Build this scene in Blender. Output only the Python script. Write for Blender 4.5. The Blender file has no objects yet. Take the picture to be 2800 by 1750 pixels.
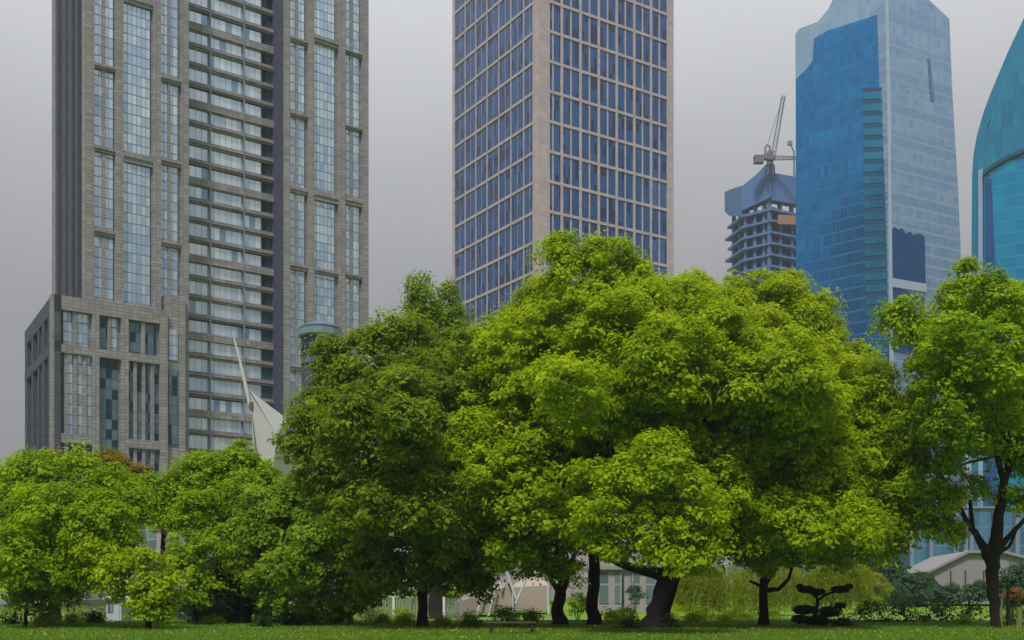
import bpy, math, random
import numpy as np
random.seed(7)
RNG = np.random.default_rng(11)
S = bpy.context.scene
COL = S.collection
F, H, CZ, D = 3000.0, 1620.0, 1.6, 1.1575     # focal (px of the 2800 px photo), horizon row, eye height, small-view scale

# ------------------------------------------------------------------ helpers
def P(u, v, Y):
    return (Y * (u - 1400) / F, Y, CZ + (H - v) / F * Y)
def gy(v):
    return CZ * F / (v - H)
def nrm(a):
    return a / (np.linalg.norm(a, axis=-1, keepdims=True) + 1e-9)
def tag(o, label=None, cat=None, group=None, kind=None):
    if label: o['label'] = label
    if cat: o['category'] = cat
    if group: o['group'] = group
    if kind: o['kind'] = kind
    return o
def empty(name, loc, label, cat, group=None):
    o = bpy.data.objects.new(name, None); COL.objects.link(o); o.location = loc
    o.empty_display_size = .5
    return tag(o, label, cat, group)

class MB:
    def __init__(s): s.v = []; s.f = []; s.uv = []
    def add(s, vs, fs, uvs=None):
        b = len(s.v); s.v += [tuple(p) for p in vs]
        s.uv += [tuple(q) for q in uvs] if uvs is not None else [(p[0] + p[1], p[2]) for p in vs]
        s.f += [tuple(i + b for i in f) for f in fs]
    BF = [(0, 1, 2, 3), (7, 6, 5, 4), (0, 4, 5, 1), (1, 5, 6, 2), (2, 6, 7, 3), (3, 7, 4, 0)]
    def box(s, x0, x1, y0, y1, z0, z1):
        s.add([(x0, y0, z0), (x1, y0, z0), (x1, y0, z1), (x0, y0, z1), (x0, y1, z0), (x1, y1, z0), (x1, y1, z1), (x0, y1, z1)], MB.BF)
    def prism(s, front, depth):      # polygon in world coords pushed back by a vector
        n = len(front); dv = depth
        back = [(p[0] + dv[0], p[1] + dv[1], p[2] + dv[2]) for p in front]
        fs = [tuple(range(n)), tuple(range(2 * n - 1, n - 1, -1))] + [(i, i + n, (i + 1) % n + n, (i + 1) % n) for i in range(n)]
        s.add(list(front) + back, fs)
    def tube(s, pts, rads, sides=10, cap=True, wob=0.0):
        pts = [np.array(p, float) for p in pts]; n = len(pts); ring = []
        ref = np.array((0.13, 1, 0.07))
        for i, p in enumerate(pts):
            t = nrm(pts[min(i + 1, n - 1)] - pts[max(i - 1, 0)])
            a = nrm(np.cross(t, ref)); b = np.cross(t, a)
            for k in range(sides):
                an = 2 * math.pi * k / sides
                r = rads[i] * (1 + wob * math.sin(3 * an + i * .4) + wob * .6 * math.sin(5 * an - i * .7))
                ring.append(p + (a * math.cos(an) + b * math.sin(an)) * r)
        fs = []
        for i in range(n - 1):
            for k in range(sides):
                k2 = (k + 1) % sides
                fs.append((i * sides + k, i * sides + k2, (i + 1) * sides + k2, (i + 1) * sides + k))
        if cap: fs += [tuple(range(sides)), tuple(range(n * sides - 1, (n - 1) * sides - 1, -1))]
        s.add(ring, fs)
    def build(s, name, mat, parent=None, smooth=False, loc=None):
        me = bpy.data.meshes.new(name)
        o0 = np.array(parent_loc(parent) if parent is not None else (loc or (0, 0, 0)))
        me.from_pydata([tuple(np.array(p) - o0) for p in s.v], [], s.f)
        uvl = me.uv_layers.new(name='UVMap')
        li = np.zeros(len(me.loops), dtype=np.int32); me.loops.foreach_get('vertex_index', li)
        uvl.data.foreach_set('uv', np.array(s.uv, dtype=np.float32)[li].ravel())
        me.materials.append(mat)
        if smooth: me.polygons.foreach_set('use_smooth', [True] * len(me.polygons))
        me.update()
        ob = bpy.data.objects.new(name, me); COL.objects.link(ob)
        if parent is not None: ob.parent = parent
        elif loc: ob.location = loc
        return ob
def parent_loc(o):
    v = np.zeros(3)
    while o is not None:
        v += np.array(o.location); o = o.parent
    return v

# ------------------------------------------------------------------ materials
class NT:
    def __init__(s, name):
        s.m = bpy.data.materials.new(name); s.m.use_nodes = True; s.t = s.m.node_tree; s.t.nodes.clear()
        s.out = s.n('ShaderNodeOutputMaterial')
    def n(s, ty, **kw):
        x = s.t.nodes.new(ty)
        for k, v in kw.items(): setattr(x, k, v)
        return x
    def l(s, a, b): s.t.links.new(a, b)
    def val(s, sock, v):
        if hasattr(v, 'is_output') or isinstance(v, bpy.types.NodeSocket): s.l(v, sock)
        else: sock.default_value = v
    def math(s, op, a, b=0.0):
        x = s.n('ShaderNodeMath', operation=op); s.val(x.inputs[0], a); s.val(x.inputs[1], b); return x.outputs[0]
    def mix(s, f, a, b):
        x = s.n('ShaderNodeMix', data_type='RGBA'); s.val(x.inputs[0], f)
        s.val(x.inputs[6], c4(a) if isinstance(a, tuple) else a); s.val(x.inputs[7], c4(b) if isinstance(b, tuple) else b)
        return x.outputs[2]
    def mixf(s, f, a, b):
        x = s.n('ShaderNodeMix', data_type='FLOAT'); s.val(x.inputs[0], f); s.val(x.inputs[2], a); s.val(x.inputs[3], b); return x.outputs[0]
    def noise(s, vec, scale, detail=3.0, rough=.55):
        x = s.n('ShaderNodeTexNoise'); x.inputs['Scale'].default_value = scale; x.inputs['Detail'].default_value = detail
        x.inputs['Roughness'].default_value = rough
        if vec is not None: s.l(vec, x.inputs['Vector'])
        return x.outputs['Fac']
    def ramp(s, f, a, b):       # clamped remap of f from [a,b] to [0,1]
        x = s.n('ShaderNodeMapRange'); s.val(x.inputs['Value'], f); x.inputs['From Min'].default_value = a; x.inputs['From Max'].default_value = b
        return x.outputs['Result']
def c4(c): return (c[0], c[1], c[2], 1.0)
def bsdf(t, col, rough=.7, metal=0.0, spec=.5):
    b = t.n('ShaderNodeBsdfPrincipled'); t.val(b.inputs['Base Color'], c4(col) if isinstance(col, tuple) else col)
    t.val(b.inputs['Roughness'], rough); t.val(b.inputs['Metallic'], metal); b.inputs['Specular IOR Level'].default_value = spec
    return b
def plain(name, col, rough=.75, var=.25, scale=1.2, metal=0.0, bump=0.0, spec=.3):
    t = NT(name); g = t.n('ShaderNodeTexCoord'); nz = t.noise(g.outputs['Object'], scale, 5)
    c = t.mix(nz, tuple(x * (1 - var) for x in col), tuple(min(1, x * (1 + var)) for x in col))
    b = bsdf(t, c, rough, metal, spec)
    if bump:
        bp = t.n('ShaderNodeBump'); bp.inputs['Distance'].default_value = bump; t.l(t.noise(g.outputs['Object'], scale * 6, 4), bp.inputs['Height']); t.l(bp.outputs[0], b.inputs['Normal'])
    t.l(b.outputs[0], t.out.inputs[0]); return t.m
def stone(name, col, bw, bh, joint=.06, jcol=.6, var=.18, rough=.8):
    t = NT(name); uv = t.n('ShaderNodeUVMap').outputs[0]
    br = t.n('ShaderNodeTexBrick'); br.offset = 0.0; t.l(uv, br.inputs['Vector'])
    br.inputs['Scale'].default_value = 1.0; br.inputs['Brick Width'].default_value = bw; br.inputs['Row Height'].default_value = bh
    br.inputs['Mortar Size'].default_value = joint; br.inputs['Mortar Smooth'].default_value = .3
    br.inputs['Color1'].default_value = c4(tuple(x * (1 - var) for x in col)); br.inputs['Color2'].default_value = c4(tuple(x * (1 + var) for x in col))
    br.inputs['Mortar'].default_value = c4(tuple(x * jcol for x in col))
    nz = t.noise(uv, .35, 5); sc = t.n('ShaderNodeVectorMath', operation='SCALE'); t.l(br.outputs['Color'], sc.inputs[0]); t.l(t.mixf(nz, .78, 1.22), sc.inputs['Scale'])
    b = bsdf(t, sc.outputs[0], rough, 0, .3); t.l(b.outputs[0], t.out.inputs[0]); return t.m
def glass(name, ca, cb, pw, ph, frame=(.1, .1, .11), fw=.09, fh=.12, metal=.5, rough=.12, dark=None, pdark=0.0, zoff=0.0, toff=0.0, wave=.02, band=None):
    """facade glazing laid out in metres (uv): panes with their own tint, frames between them"""
    t = NT(name); uv = t.n('ShaderNodeUVMap').outputs[0]
    sp = t.n('ShaderNodeSeparateXYZ'); t.l(uv, sp.inputs[0])
    x = t.math('DIVIDE', t.math('ADD', sp.outputs[0], toff), pw); y = t.math('DIVIDE', t.math('ADD', sp.outputs[1], zoff), ph)
    fx = t.math('FLOOR', x); fy = t.math('FLOOR', y)
    cb_ = t.n('ShaderNodeCombineXYZ'); t.l(fx, cb_.inputs[0]); t.l(fy, cb_.inputs[1])
    wn = t.n('ShaderNodeTexWhiteNoise', noise_dimensions='2D'); t.l(cb_.outputs[0], wn.inputs['Vector'])
    big = t.noise(uv, .06, 3)
    f = t.math('ADD', t.math('MULTIPLY', wn.outputs['Value'], .55), t.math('MULTIPLY', t.math('SUBTRACT', big, .22), .9))
    col = t.mix(f, ca, cb)
    if dark:
        sel = t.math('LESS_THAN', wn.outputs['Value'], pdark); col = t.mix(sel, col, dark)
    if band:
        bn = t.math('LESS_THAN', t.math('FRACT', t.math('DIVIDE', sp.outputs[1], band[0])), band[1]); col = t.mix(t.math('MULTIPLY', bn, band[3]), col, band[2])
    mx = t.math('LESS_THAN', t.math('FRACT', x), fw / pw); my = t.math('LESS_THAN', t.math('FRACT', y), fh / ph)
    mm = t.math('MAXIMUM', mx, my); col = t.mix(mm, col, frame)
    b = bsdf(t, col, t.mixf(mm, rough, .5), t.mixf(mm, metal, .1), .5)
    if wave:
        bp = t.n('ShaderNodeBump'); bp.inputs['Distance'].default_value = wave; bp.inputs['Strength'].default_value = .5
        t.l(t.noise(uv, .5, 2), bp.inputs['Height']); t.l(bp.outputs[0], b.inputs['Normal'])
    t.l(b.outputs[0], t.out.inputs[0]); return t.m
def leafmat(name, ca, cb, trans=.45, sat=None):
    t = NT(name); at = t.n('ShaderNodeAttribute'); at.attribute_name = 'tint'
    col = t.mix(at.outputs['Fac'], ca, cb)
    b = bsdf(t, col, .6, 0, .12); tr = t.n('ShaderNodeBsdfTranslucent')
    t.l(t.mix(.5, col, tuple(min(1, x * y) for x, y in zip(cb, (1.5, 1.5, .6)))), tr.inputs[0])
    mx = t.n('ShaderNodeMixShader'); mx.inputs[0].default_value = trans; t.l(b.outputs[0], mx.inputs[1]); t.l(tr.outputs[0], mx.inputs[2])
    t.l(mx.outputs[0], t.out.inputs[0]); return t.m

M = dict(
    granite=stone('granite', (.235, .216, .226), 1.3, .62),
    granite_dark=stone('granite_dark', (.058, .064, .09), 1.3, .62),  # granite copy with left-face shade painted in; also colours the pavilion wall
    slab_dark=plain('dark_reveal', (.05, .05, .062), .7),
    pink=stone('pink_stone', (.40, .325, .335), 2.2, 1.5, .05, .75, .09),
    bark=plain('bark', (.013, .011, .009), .95, .5, 5, bump=.05),
    bark_pale=plain('pale_bark', (.16, .17, .07), .9, .3, 4, bump=.02),
    white=plain('white_paint', (.62, .62, .60), .5, .06, .3),
    sail=plain('sail_panel', (.42, .42, .405), .55, .07, .25),
    steel_dark=plain('dark_steel', (.02, .02, .022), .5),
    teal=plain('teal_roof', (.10, .13, .17), .5, .2, .6),
    tan=plain('tan_cloth', (.33, .27, .22), .8, .15, .5),
    pinkwall=plain('pink_grey_wall', (.28, .24, .25), .85, .2, .35),
    concrete=plain('concrete', (.22, .21, .22), .85, .15, .4, bump=.03),
    net=plain('scaffold_net', (.07, .15, .34), .85, .25, .12),
    slabc=plain('hazed_slab', (.075, .155, .32), .85, .25, .3),  # concrete tinted blue, distance haze painted into the colour
    void=plain('painted_interior_shade', (.008, .055, .14), .8, .3, .2),
    orange=plain('orange_board', (.34, .17, .12), .8, .2, .4),
    crane=plain('crane_red', (.15, .11, .16), .6, .2, .3),
    craneblue=plain('crane_blue_grey', (.16, .19, .28), .6, .2, .3),
    wood=plain('weathered_wood', (.07, .055, .035), .8, .3, 3),
    kiosk=plain('kiosk_glass', (.12, .20, .19), .3, .3, 1.5),
    booth=plain('pale_booth', (.42, .46, .52), .5, .1, 1.0),
)

# ------------------------------------------------------------------ facades
class Fac:
    """vertical plane through P0 (plan point) running along d; pixels map onto it"""
    def __init__(s, P0, d, off=0.0):
        s.d = nrm(np.array(d, float)); s.n = np.array((s.d[1], -s.d[0])); s.P0 = np.array(P0, float) + s.n * off
    def t(s, u, o=0.0):
        k = (u - 1400) / F; p = s.P0 + s.n * o
        return (k * p[1] - p[0]) / (s.d[0] - k * s.d[1])
    def z(s, u, v, o=0.0):
        tt = s.t(u, o); Y = s.P0[1] + s.n[1] * o + tt * s.d[1]
        return CZ + (H - v) / F * Y
    def pt(s, t, z, o=0.0):
        q = s.P0 + s.d * t + s.n * o; return (q[0], q[1], z)
    def box(s, mb, t0, t1, z0, z1, o0, o1):
        vs = [s.pt(t0, z0, o1), s.pt(t1, z0, o1), s.pt(t1, z1, o1), s.pt(t0, z1, o1), s.pt(t0, z0, o0), s.pt(t1, z0, o0), s.pt(t1, z1, o0), s.pt(t0, z1, o0)]
        e = abs(o1 - o0)
        uv = [(t0, z0), (t1, z0), (t1, z1), (t0, z1), (t0 - e, z0), (t1 + e, z0), (t1 + e, z1), (t0 - e, z1)]
        mb.add(vs, MB.BF, uv)
    def quad(s, mb, t0, t1, z0, z1, o, th=.12): s.box(mb, t0, t1, z0, z1, o - th, o)
def back(Y, u): return ((u - 1400) / F * Y, Y)
def vp(u): return np.array(((u - 1400), F))

# ================================================================== 1. granite tower with podium (left)
g_mid = glass('mid_glass', (.38, .46, .54), (.74, .78, .78), 1.25, 60, (.22, .28, .34), .10, .0, .6, .12, (.14, .28, .45), .08)
g_str = glass('strip_glass', (.20, .34, .52), (.68, .75, .78), .86, 1.86, (.13, .19, .27), .12, .22, .6, .12)
g_mid_dark = glass('shaded_glass', (.01, .045, .065), (.03, .10, .11), 1.25, 60, (.02, .04, .05), .10, 0, .2, .12, (.005, .02, .035), .4)  # darker copy of the middle glass, shade beside the right wing painted in
g_pod_dark = glass('podium_glass_blue', (.01, .05, .10), (.17, .27, .31), 1.1, 1.85, (.02, .05, .08), .08, .14, .4, .12, (.005, .03, .07), .35)
g_side = glass('side_glass', (.05, .06, .10), (.10, .12, .18), 1.4, 3.7, (.05, .05, .07), .2, .3, .3, .2)

def granite_tower():
    P0 = back(200, 233); d = vp(5500); f = Fac(P0, d)
    root = empty('office_tower', (P0[0] + 20, P0[1] + 40, 0), 'tall brown granite office tower with vertical window strips and banded glass middle', 'tower')
    ZT = f.z(1008, -90)
    w = MB()
    tL, t516, t746b = f.t(233), f.t(516), f.t(775)
    tR = f.t(1008); MID = -5.1
    # bodies
    f.box(w, tL + 1.4, t516 - .05, 0, ZT, -30, -1.0)
    f.box(w, t746b + .05, tR - .05, 0, ZT, -30, -1.0)
    def pier(u0, u1, z0=0, o=.0, b=-2.2, dt=0): f.box(w, f.t(u0), f.t(u1), z0, ZT, b, o)
    for a, b in [(233, 258), (316, 338), (420, 441), (497, 516)]: pier(a, b)
    for a, b in [(775, 794), (843, 860), (927, 944), (992, 1008)]: pier(a, b)
    for a, b in [(281, 290), (461, 469)]: pier(a, b, 0, -.45)
    for a, b in [(811, 818), (960, 967)]: pier(a, b, 0, -.45)
    # strips: (u0,u1, list of lights, bars v(top,bottom) at u0)
    wins = []
    def strip(u0, u1, lights, bars, vb):
        zs = sorted([(f.z(u0, b), f.z(u0, a)) for a, b in bars])
        lo = f.z(u0, vb)
        for (z0, z1) in zs:
            f.box(w, f.t(u0), f.t(u1), z0, z1, -1.9, -.25)
            f.box(w, f.t(u0), f.t(u1), z0 + (z1 - z0) * .45, z0 + (z1 - z0) * .75, -.25, -.02)
        for a, b in lights:
            c = lo
            for (z0, z1) in zs + [(ZT - .3, ZT)]:
                if z0 - c > 1: wins.append((f, f.t(a), f.t(b), c, z0, -.75, g_str))
                c = z1
    strip(258, 316, [(258.6, 280.6), (290.4, 312)], [(166, 182), (393, 409), (620, 638), (816, 840)], 1300)
    strip(338, 420, [(338.4, 413)], [(-22, 0), (409, 438), (826, 850)], 1300)
    strip(441, 497, [(441.4, 460.6), (469.4, 490)], [(201, 217), (427, 445), (653, 669), (850, 880)], 1300)
    strip(794, 843, [(795, 810.6), (818.4, 836)], [(95, 108), (300, 313), (504, 522), (715, 733), (990, 1010)], 1300)
    strip(860, 927, [(860.4, 918)], [(90, 110), (515, 543), (729, 744), (1010, 1030)], 1300)
    strip(944, 992, [(944.5, 959.6), (967.4, 985)], [(130, 141), (336, 347), (533, 555), (742, 756), (960, 975)], 1300)
    # middle glass
    tm0, tm1 = f.t(500, MID), f.t(746, MID); tg = f.t(716, MID)
    f.box(w, t516 - 4, t746b + 3, 0, ZT, -30, MID - 1.2)
    zz = [f.z(516, v, MID) for v in (482, 535)]; per = zz[0] - zz[1]
    zthick = f.z(516, 482, MID)
    zoff = -(zthick % per)
    g_mid = glass('mid_glass', (.36, .47, .60), (.74, .80, .82), 1.25, per, (.22, .28, .34), .10, .0, .6, .12, (.20, .32, .46), .05, zoff=zoff)
    k = -17
    while True:
        zt = zthick + k * per        # top of a spandrel
        k += 1
        if zt < 3: continue
        if zt > ZT: break
        thick = ((k - 1) % 4 == 0)
        h = 1.45 if thick else 1.2
        if thick:
            f.box(w, tm0, t746b, zt - h, zt, MID - 1.3, MID + .35)
        else:
            f.box(w, tm0, t746b, zt - .35, zt - .08, MID - 1.3, MID + .1)
            f.box(w, tm0, t746b, zt - .85, zt - .42, MID - 1.3, MID + .3)
            f.box(w, tm0, t746b, zt - h, zt - .98, MID - 1.3, MID + .15)
        wins.append((f, tm0, tg, zt + .02, zt + per - h - .02, MID - .35, g_mid))
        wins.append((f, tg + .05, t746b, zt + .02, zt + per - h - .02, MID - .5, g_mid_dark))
    # cheek of the right wing, its shade painted in as darker granite
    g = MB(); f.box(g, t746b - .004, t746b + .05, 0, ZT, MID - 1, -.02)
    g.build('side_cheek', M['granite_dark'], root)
    mm = MB()
    for u in (574, 666): f.box(mm, f.t(u, MID) - .1, f.t(u, MID) + .1, 30, ZT, MID - .2, MID + .5)
    mm.build('mullion', plain('blue_mullion', (.16, .2, .25), .5), root)
    # side face (left), darker granite carries its painted shade
    sd = Fac(P0, -vp(-795)); 
    ts = sd.t(150)
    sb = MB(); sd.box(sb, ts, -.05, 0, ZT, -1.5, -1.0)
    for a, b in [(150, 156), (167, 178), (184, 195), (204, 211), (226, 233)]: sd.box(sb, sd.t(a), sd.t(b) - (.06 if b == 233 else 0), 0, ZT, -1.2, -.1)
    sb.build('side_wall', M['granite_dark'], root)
    for a, b in [(156, 167), (178, 184), (195, 204), (211, 226)]:
        wins.append((sd, sd.t(a) + .01, sd.t(b) - .01, 30, ZT, -.8, g_side))
    wall = w.build('wall', M['granite'], root)
    # ---------------- podium
    q = Fac(P0, d, 2.0); pw = MB(); PZ = q.z(142, 802); q0 = q.t(142); q1 = q.t(480)
    lf = Fac(q.pt(q0, 0)[:2], -vp(-450)); l0 = lf.t(66)
    q.box(pw, q0 + 3.2, q1, 0, PZ - .1, -4, -1.1)
    for a, b in [(142, 161), (253, 272), (332, 352), (438, 459)]: q.box(pw, q.t(a), q.t(b), 0, PZ, -1.6, 0)
    def row(u0, u1, v0, v1, o=-.04): q.box(pw, q.t(u0), q.t(u1), q.z(u0, v1), q.z(u0, v0), -1.6, o)
    ztop = PZ; z1 = q.z(163, 845); z2 = q.z(163, 939); z3 = q.z(163, 962); z4 = q.z(163, 1184); z5 = q.z(163, 1209)
    bays = [(161, 253), (272, 332), (352, 438)]
    for (a, b) in bays:
        ta, tb = q.t(a), q.t(b)
        q.box(pw, ta, tb, z1, ztop - .02, -1.6, -.05); q.box(pw, ta, tb, z3, z2, -1.6, -.05)
        if a != 272: q.box(pw, ta, tb, z5, z4, -1.6, -.05)
        mids = [(.44, .54)]
        m0, m1 = ta + (tb - ta) * .42, ta + (tb - ta) * .53
        q.box(pw, m0, m1, z2, z1, -1.6, -.35)
        wins.append((q, ta + .1, m0, z2, z1, -.95, g_str if a == 161 else g_pod_dark)); wins.append((q, m1, tb - .5, z2, z1, -.95, g_str if a != 352 else g_pod_dark))
        if a == 272:
            wins.append((q, ta + .1, tb - .4, 12, z3, -.95, g_pod_dark))
        else:
            n = 4; wd = (tb - ta) / (n + (n - 1) * .62)
            for i in range(n):
                c = ta + i * wd * 1.62
                gm = g_str if a == 161 else g_pod_dark
                wins.append((q, c, c + wd, z4, z3, -.85, gm)); wins.append((q, c, c + wd, 12, z5, -.85, g_pod_dark))
                if i < n - 1: q.box(pw, c + wd, c + wd * 1.62, 0, z3, -1.6, -.4)
    q.box(pw, q.t(459), q1 + 2.2, 0, q.z(459, 800), -5, -.8)
    wins.append((q, q.t(465), q.t(489), q.z(465, 982), q.z(465, 898), -.6, g_str)); wins.append((q, q.t(465), q.t(489), q.z(465, 1215), q.z(465, 1008), -.6, g_pod_dark))
    # left side of the podium, shade painted by the darker granite
    sp = MB()
    lf.box(sp, l0, -.6, 0, PZ - .1, -2, -1.2)
    lf.box(sp, l0, -.03, z1 - .5, PZ - .03, -1.5, -.1); lf.box(sp, l0, -.03, z3, z2 + .4, -1.5, -.1)
    for a, b in [(66, 72), (84, 88), (100, 104), (112, 118), (128, 142)]: lf.box(sp, lf.t(a), lf.t(b) - (.03 if b == 142 else 0), 0, PZ - .03, -1.45, -.14)
    for a, b in [(72, 84), (88, 100), (104, 112), (118, 128)]:
        wins.append((lf, lf.t(a) + .02, lf.t(b) - .02, z2 + .4, z1 - .5, -.8, g_side)); wins.append((lf, lf.t(a) + .02, lf.t(b) - .02, 10, z3, -.8, g_side))
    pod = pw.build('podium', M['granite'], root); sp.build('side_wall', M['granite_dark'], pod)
    wins.sort(key=lambda a: -(a[2] - a[1]) * (a[4] - a[3]))
    for i, (ff, a, b, c, e, o, gm) in enumerate(wins[:100]):
        g = MB(); ff.quad(g, a, b, c, e, o); g.build('window', gm, pod if ff is q or ff is lf else root)
    rest = {}
    for (ff, a, b, c, e, o, gm) in wins[100:]:
        ff.quad(rest.setdefault(gm.name, (MB(), gm))[0], a, b, c, e, o)
    for kx, (g, gm) in rest.items(): tag(g.build('window', gm, root), kind='stuff')
granite_tower()

# ================================================================== 2. central gridded tower
g_c = glass('grid_glass', (.002, .03, .13), (.04, .15, .34), 1.6, 3.0, (.02, .06, .15), .10, .0, .12, .08, (.003, .022, .09), .12, wave=.03)
g_cl = glass('grid_glass_left', (.002, .03, .14), (.02, .10, .27), 1.1, 3.0, (.02, .05, .11), .08, .0, .12, .08, (.006, .02, .07), .2, wave=.03)
def grid_tower():
    Y = 300; C = back(Y, 1475)
    fr = Fac(C, vp(6097)); fl = Fac(C, -vp(-513))
    root = empty('grid_tower', (C[0], C[1] + 30, 0), 'square tower with pale pink stone grid and dark blue windows, centre of the skyline', 'tower')
    ZT = fr.z(1842, -120); w = MB(); wins = []
    rowz = [fr.z(1475, 73.8 + 82.7 * i - 82.7 * 4) for i in range(0, 20)]
    def face(f, us, edge, o_mid, gm, split, bw):
        ta, tb = min(edge), max(edge)
        f.box(w, ta + .06, tb - .06, 0, ZT, -3.5, -.6)
        for i, u in enumerate(us):
            t = f.t(u); f.box(w, t - bw * .5, t + bw * .5, 0, ZT, -1.2, -.04)
        for z in rowz: f.box(w, ta + .3, tb - .3, z - .55, z + .25, -1.2, -.02)
        for i in range(len(us) - 1):
            a, b = f.t(us[i]) + bw * .5, f.t(us[i + 1]) - bw * .5
            m = (a + b) / 2
            f.box(w, m - split, m + split, 0, ZT, -1.2, -.2)
            for k in range(len(rowz) - 1): wins.append((f, a + .02, b - .02, rowz[k + 1] + .25, rowz[k] - .55, -.26, gm))
            # both lights of a bay sit behind the centre mullion
    face(fr, [1489, 1537, 1588, 1638, 1687, 1735, 1781, 1827], (0, fr.t(1842)), -.4, g_c, .26, .8)
    face(fl, [1242, 1271, 1300, 1331, 1363, 1396, 1431, 1463], (fl.t(1237), 0), -.4, g_cl, .07, .42)
    # corner piers
    for f, a, b in [(fr, fr.t(1476) + .03, fr.t(1489)), (fr, fr.t(1827), fr.t(1842)), (fl, fl.t(1463), -.03), (fl, fl.t(1237), fl.t(1243))]:
        f.box(w, a, b, 0, ZT, -1.2, .0)
    w.build('wall', M['pink'], root)
    wins.sort(key=lambda a: -(a[2] - a[1]) * (a[4] - a[3]))
    vis = [x for x in wins if x[4] > 60]; hid = [x for x in wins if x[4] <= 60]
    for (ff, a, b, c, e, o, gm) in vis[:100]:
        g = MB(); ff.quad(g, a, b, c, e, o); g.build('window', gm, root)
    g = MB(); g2 = MB()
    for (ff, a, b, c, e, o, gm) in vis[100:] + hid: ff.quad(g, a, b, c, e, o)
    tag(g.build('window', g_cl, root), kind='stuff')
grid_tower()

# ================================================================== 3. blue glass tower
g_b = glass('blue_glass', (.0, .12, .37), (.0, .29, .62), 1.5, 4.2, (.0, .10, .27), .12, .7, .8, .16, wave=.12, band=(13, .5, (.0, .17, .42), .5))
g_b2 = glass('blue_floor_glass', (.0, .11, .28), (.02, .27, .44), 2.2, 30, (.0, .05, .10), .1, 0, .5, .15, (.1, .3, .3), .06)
g_p = glass('pale_glass', (.17, .31, .50), (.34, .48, .63), 1.7, 3.9, (.22, .32, .46), .1, .8, .7, .14, wave=.14, band=(10.5, .42, (.20, .33, .50), .6))  # right face: pale sky reflection put into the glass tint
g_dk = glass('dark_panel_glass', (.0, .045, .17), (.0, .07, .23), 3, 4, (.0, .04, .14), .08, .12, .1, .2)
g_pt = glass('pale_top_glass', (.20, .34, .48), (.32, .46, .58), 3, 4, (.25, .34, .43), .08, .15, .6, .15)
def skew(f, mb, pts, o, th):         # polygon given in pixels on facade plane
    fr = [f.pt(f.t(u), f.z(u, v), o) for u, v in pts]; n = f.n
    k = len(fr); bk = [(p[0] - n[0] * th, p[1] - n[1] * th, p[2]) for p in fr]
    uv = [(f.t(u), f.z(u, v)) for u, v in pts]
    mb.add(fr + bk, [tuple(range(k - 1, -1, -1)), tuple(range(k, 2 * k))] + [((i + 1) % k, (i + 1) % k + k, i + k, i) for i in range(k)], uv + uv)
def blue_tower():
    Y = 380; C = back(Y, 2430); fl = Fac(C, -vp(-1900)); fr = Fac(C, vp(7000))
    root = empty('glass_tower', (C[0], C[1] + 30, 0), 'tall deep blue glass tower with paler silvery right face, right of the crane', 'tower')
    b = MB(); skew(fl, b, [(2176, 1600), (2176, 215), (2205, 190), (2222, 165), (2226, 105), (2262, 84), (2420, 33), (2425, 400), (2431, 1000), (2437, 1600)], 0, 1.0)
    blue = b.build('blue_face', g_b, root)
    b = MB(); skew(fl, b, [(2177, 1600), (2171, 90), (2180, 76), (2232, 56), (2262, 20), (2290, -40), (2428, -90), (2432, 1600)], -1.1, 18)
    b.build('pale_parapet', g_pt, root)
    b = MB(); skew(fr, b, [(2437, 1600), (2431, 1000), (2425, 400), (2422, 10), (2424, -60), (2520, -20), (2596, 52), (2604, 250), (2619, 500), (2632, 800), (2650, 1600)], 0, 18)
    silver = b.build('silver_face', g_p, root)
    b = MB()   # corner fin
    for (a, v0), (c, v1) in [((2419, -10), (2426, 400)), ((2426, 400), (2432, 1000)), ((2432, 1000), (2437, 1600))]:
        skew(fr, b, [(a + 1, v0), (a + 6, v0), (c + 8, v1), (c + 1, v1)], .6, .6)
    b.build('corner_fin', plain('pale_fin', (.35, .42, .52), .4), root)
    # floors seen behind the clearer glass next to the corner
    v = 250
    while v < 1010:
        g = MB(); h = 33; a0, a1 = 2359 + (v - 250) * .018, 2420 + (v - 250) * .011
        skew(fl, g, [(a0, v + h - 11), (a0 + .0, v), (a1, v - 3), (a1, v + h - 14)], .3, .28); g.build('window', g_b2, blue)
        v += h
    g = MB(); v = 242
    while v < 1010:
        a0, a1 = 2359 + (v - 250) * .018, 2420 + (v - 250) * .011
        skew(fl, g, [(a0, v + 9), (a0, v - 1), (a1, v - 3), (a1, v + 6)], .36, .3); v += 33
    g.build('floor_edges', plain('floor_edge', (.0, .06, .13), .6), blue)
    for a, c in [(628, 760), (786, 960)]:  # jagged-topped panels paint another building's reflection onto the right face
        g = MB(); skew(fr, g, [(2439, c), (2437, a), (2446, a - 7), (2455, a + 1), (2466, a - 4), (2474, a + 11), (2488, a + 6), (2496, a + 15), (2512, a + 11), (2527, a + 20), (2530, c + 18)] if a < 700 else [(2439, c), (2437, a), (2527, a + 20), (2530, c + 18)], .25, .24); g.build('reflection_panel', plain('painted_reflection', (.0, .055, .17), .5, .25, .12, spec=.12), silver)
    g = MB(); skew(fr, g, [(2437, 785), (2437, 761), (2530, 777), (2531, 800)], .5, .45); g.build('reflection_bar', plain('painted_reflection_bar', (.36, .4, .5), .4), silver)  # pale bar, part of the painted reflection
    g = MB(); skew(fr, g, [(2545, 275), (2537, 160), (2541, 160), (2554, 275)], .3, .28); g.build('vent_slot', plain('vent_slot', (.08, .16, .28), .5), silver)
blue_tower()

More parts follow.
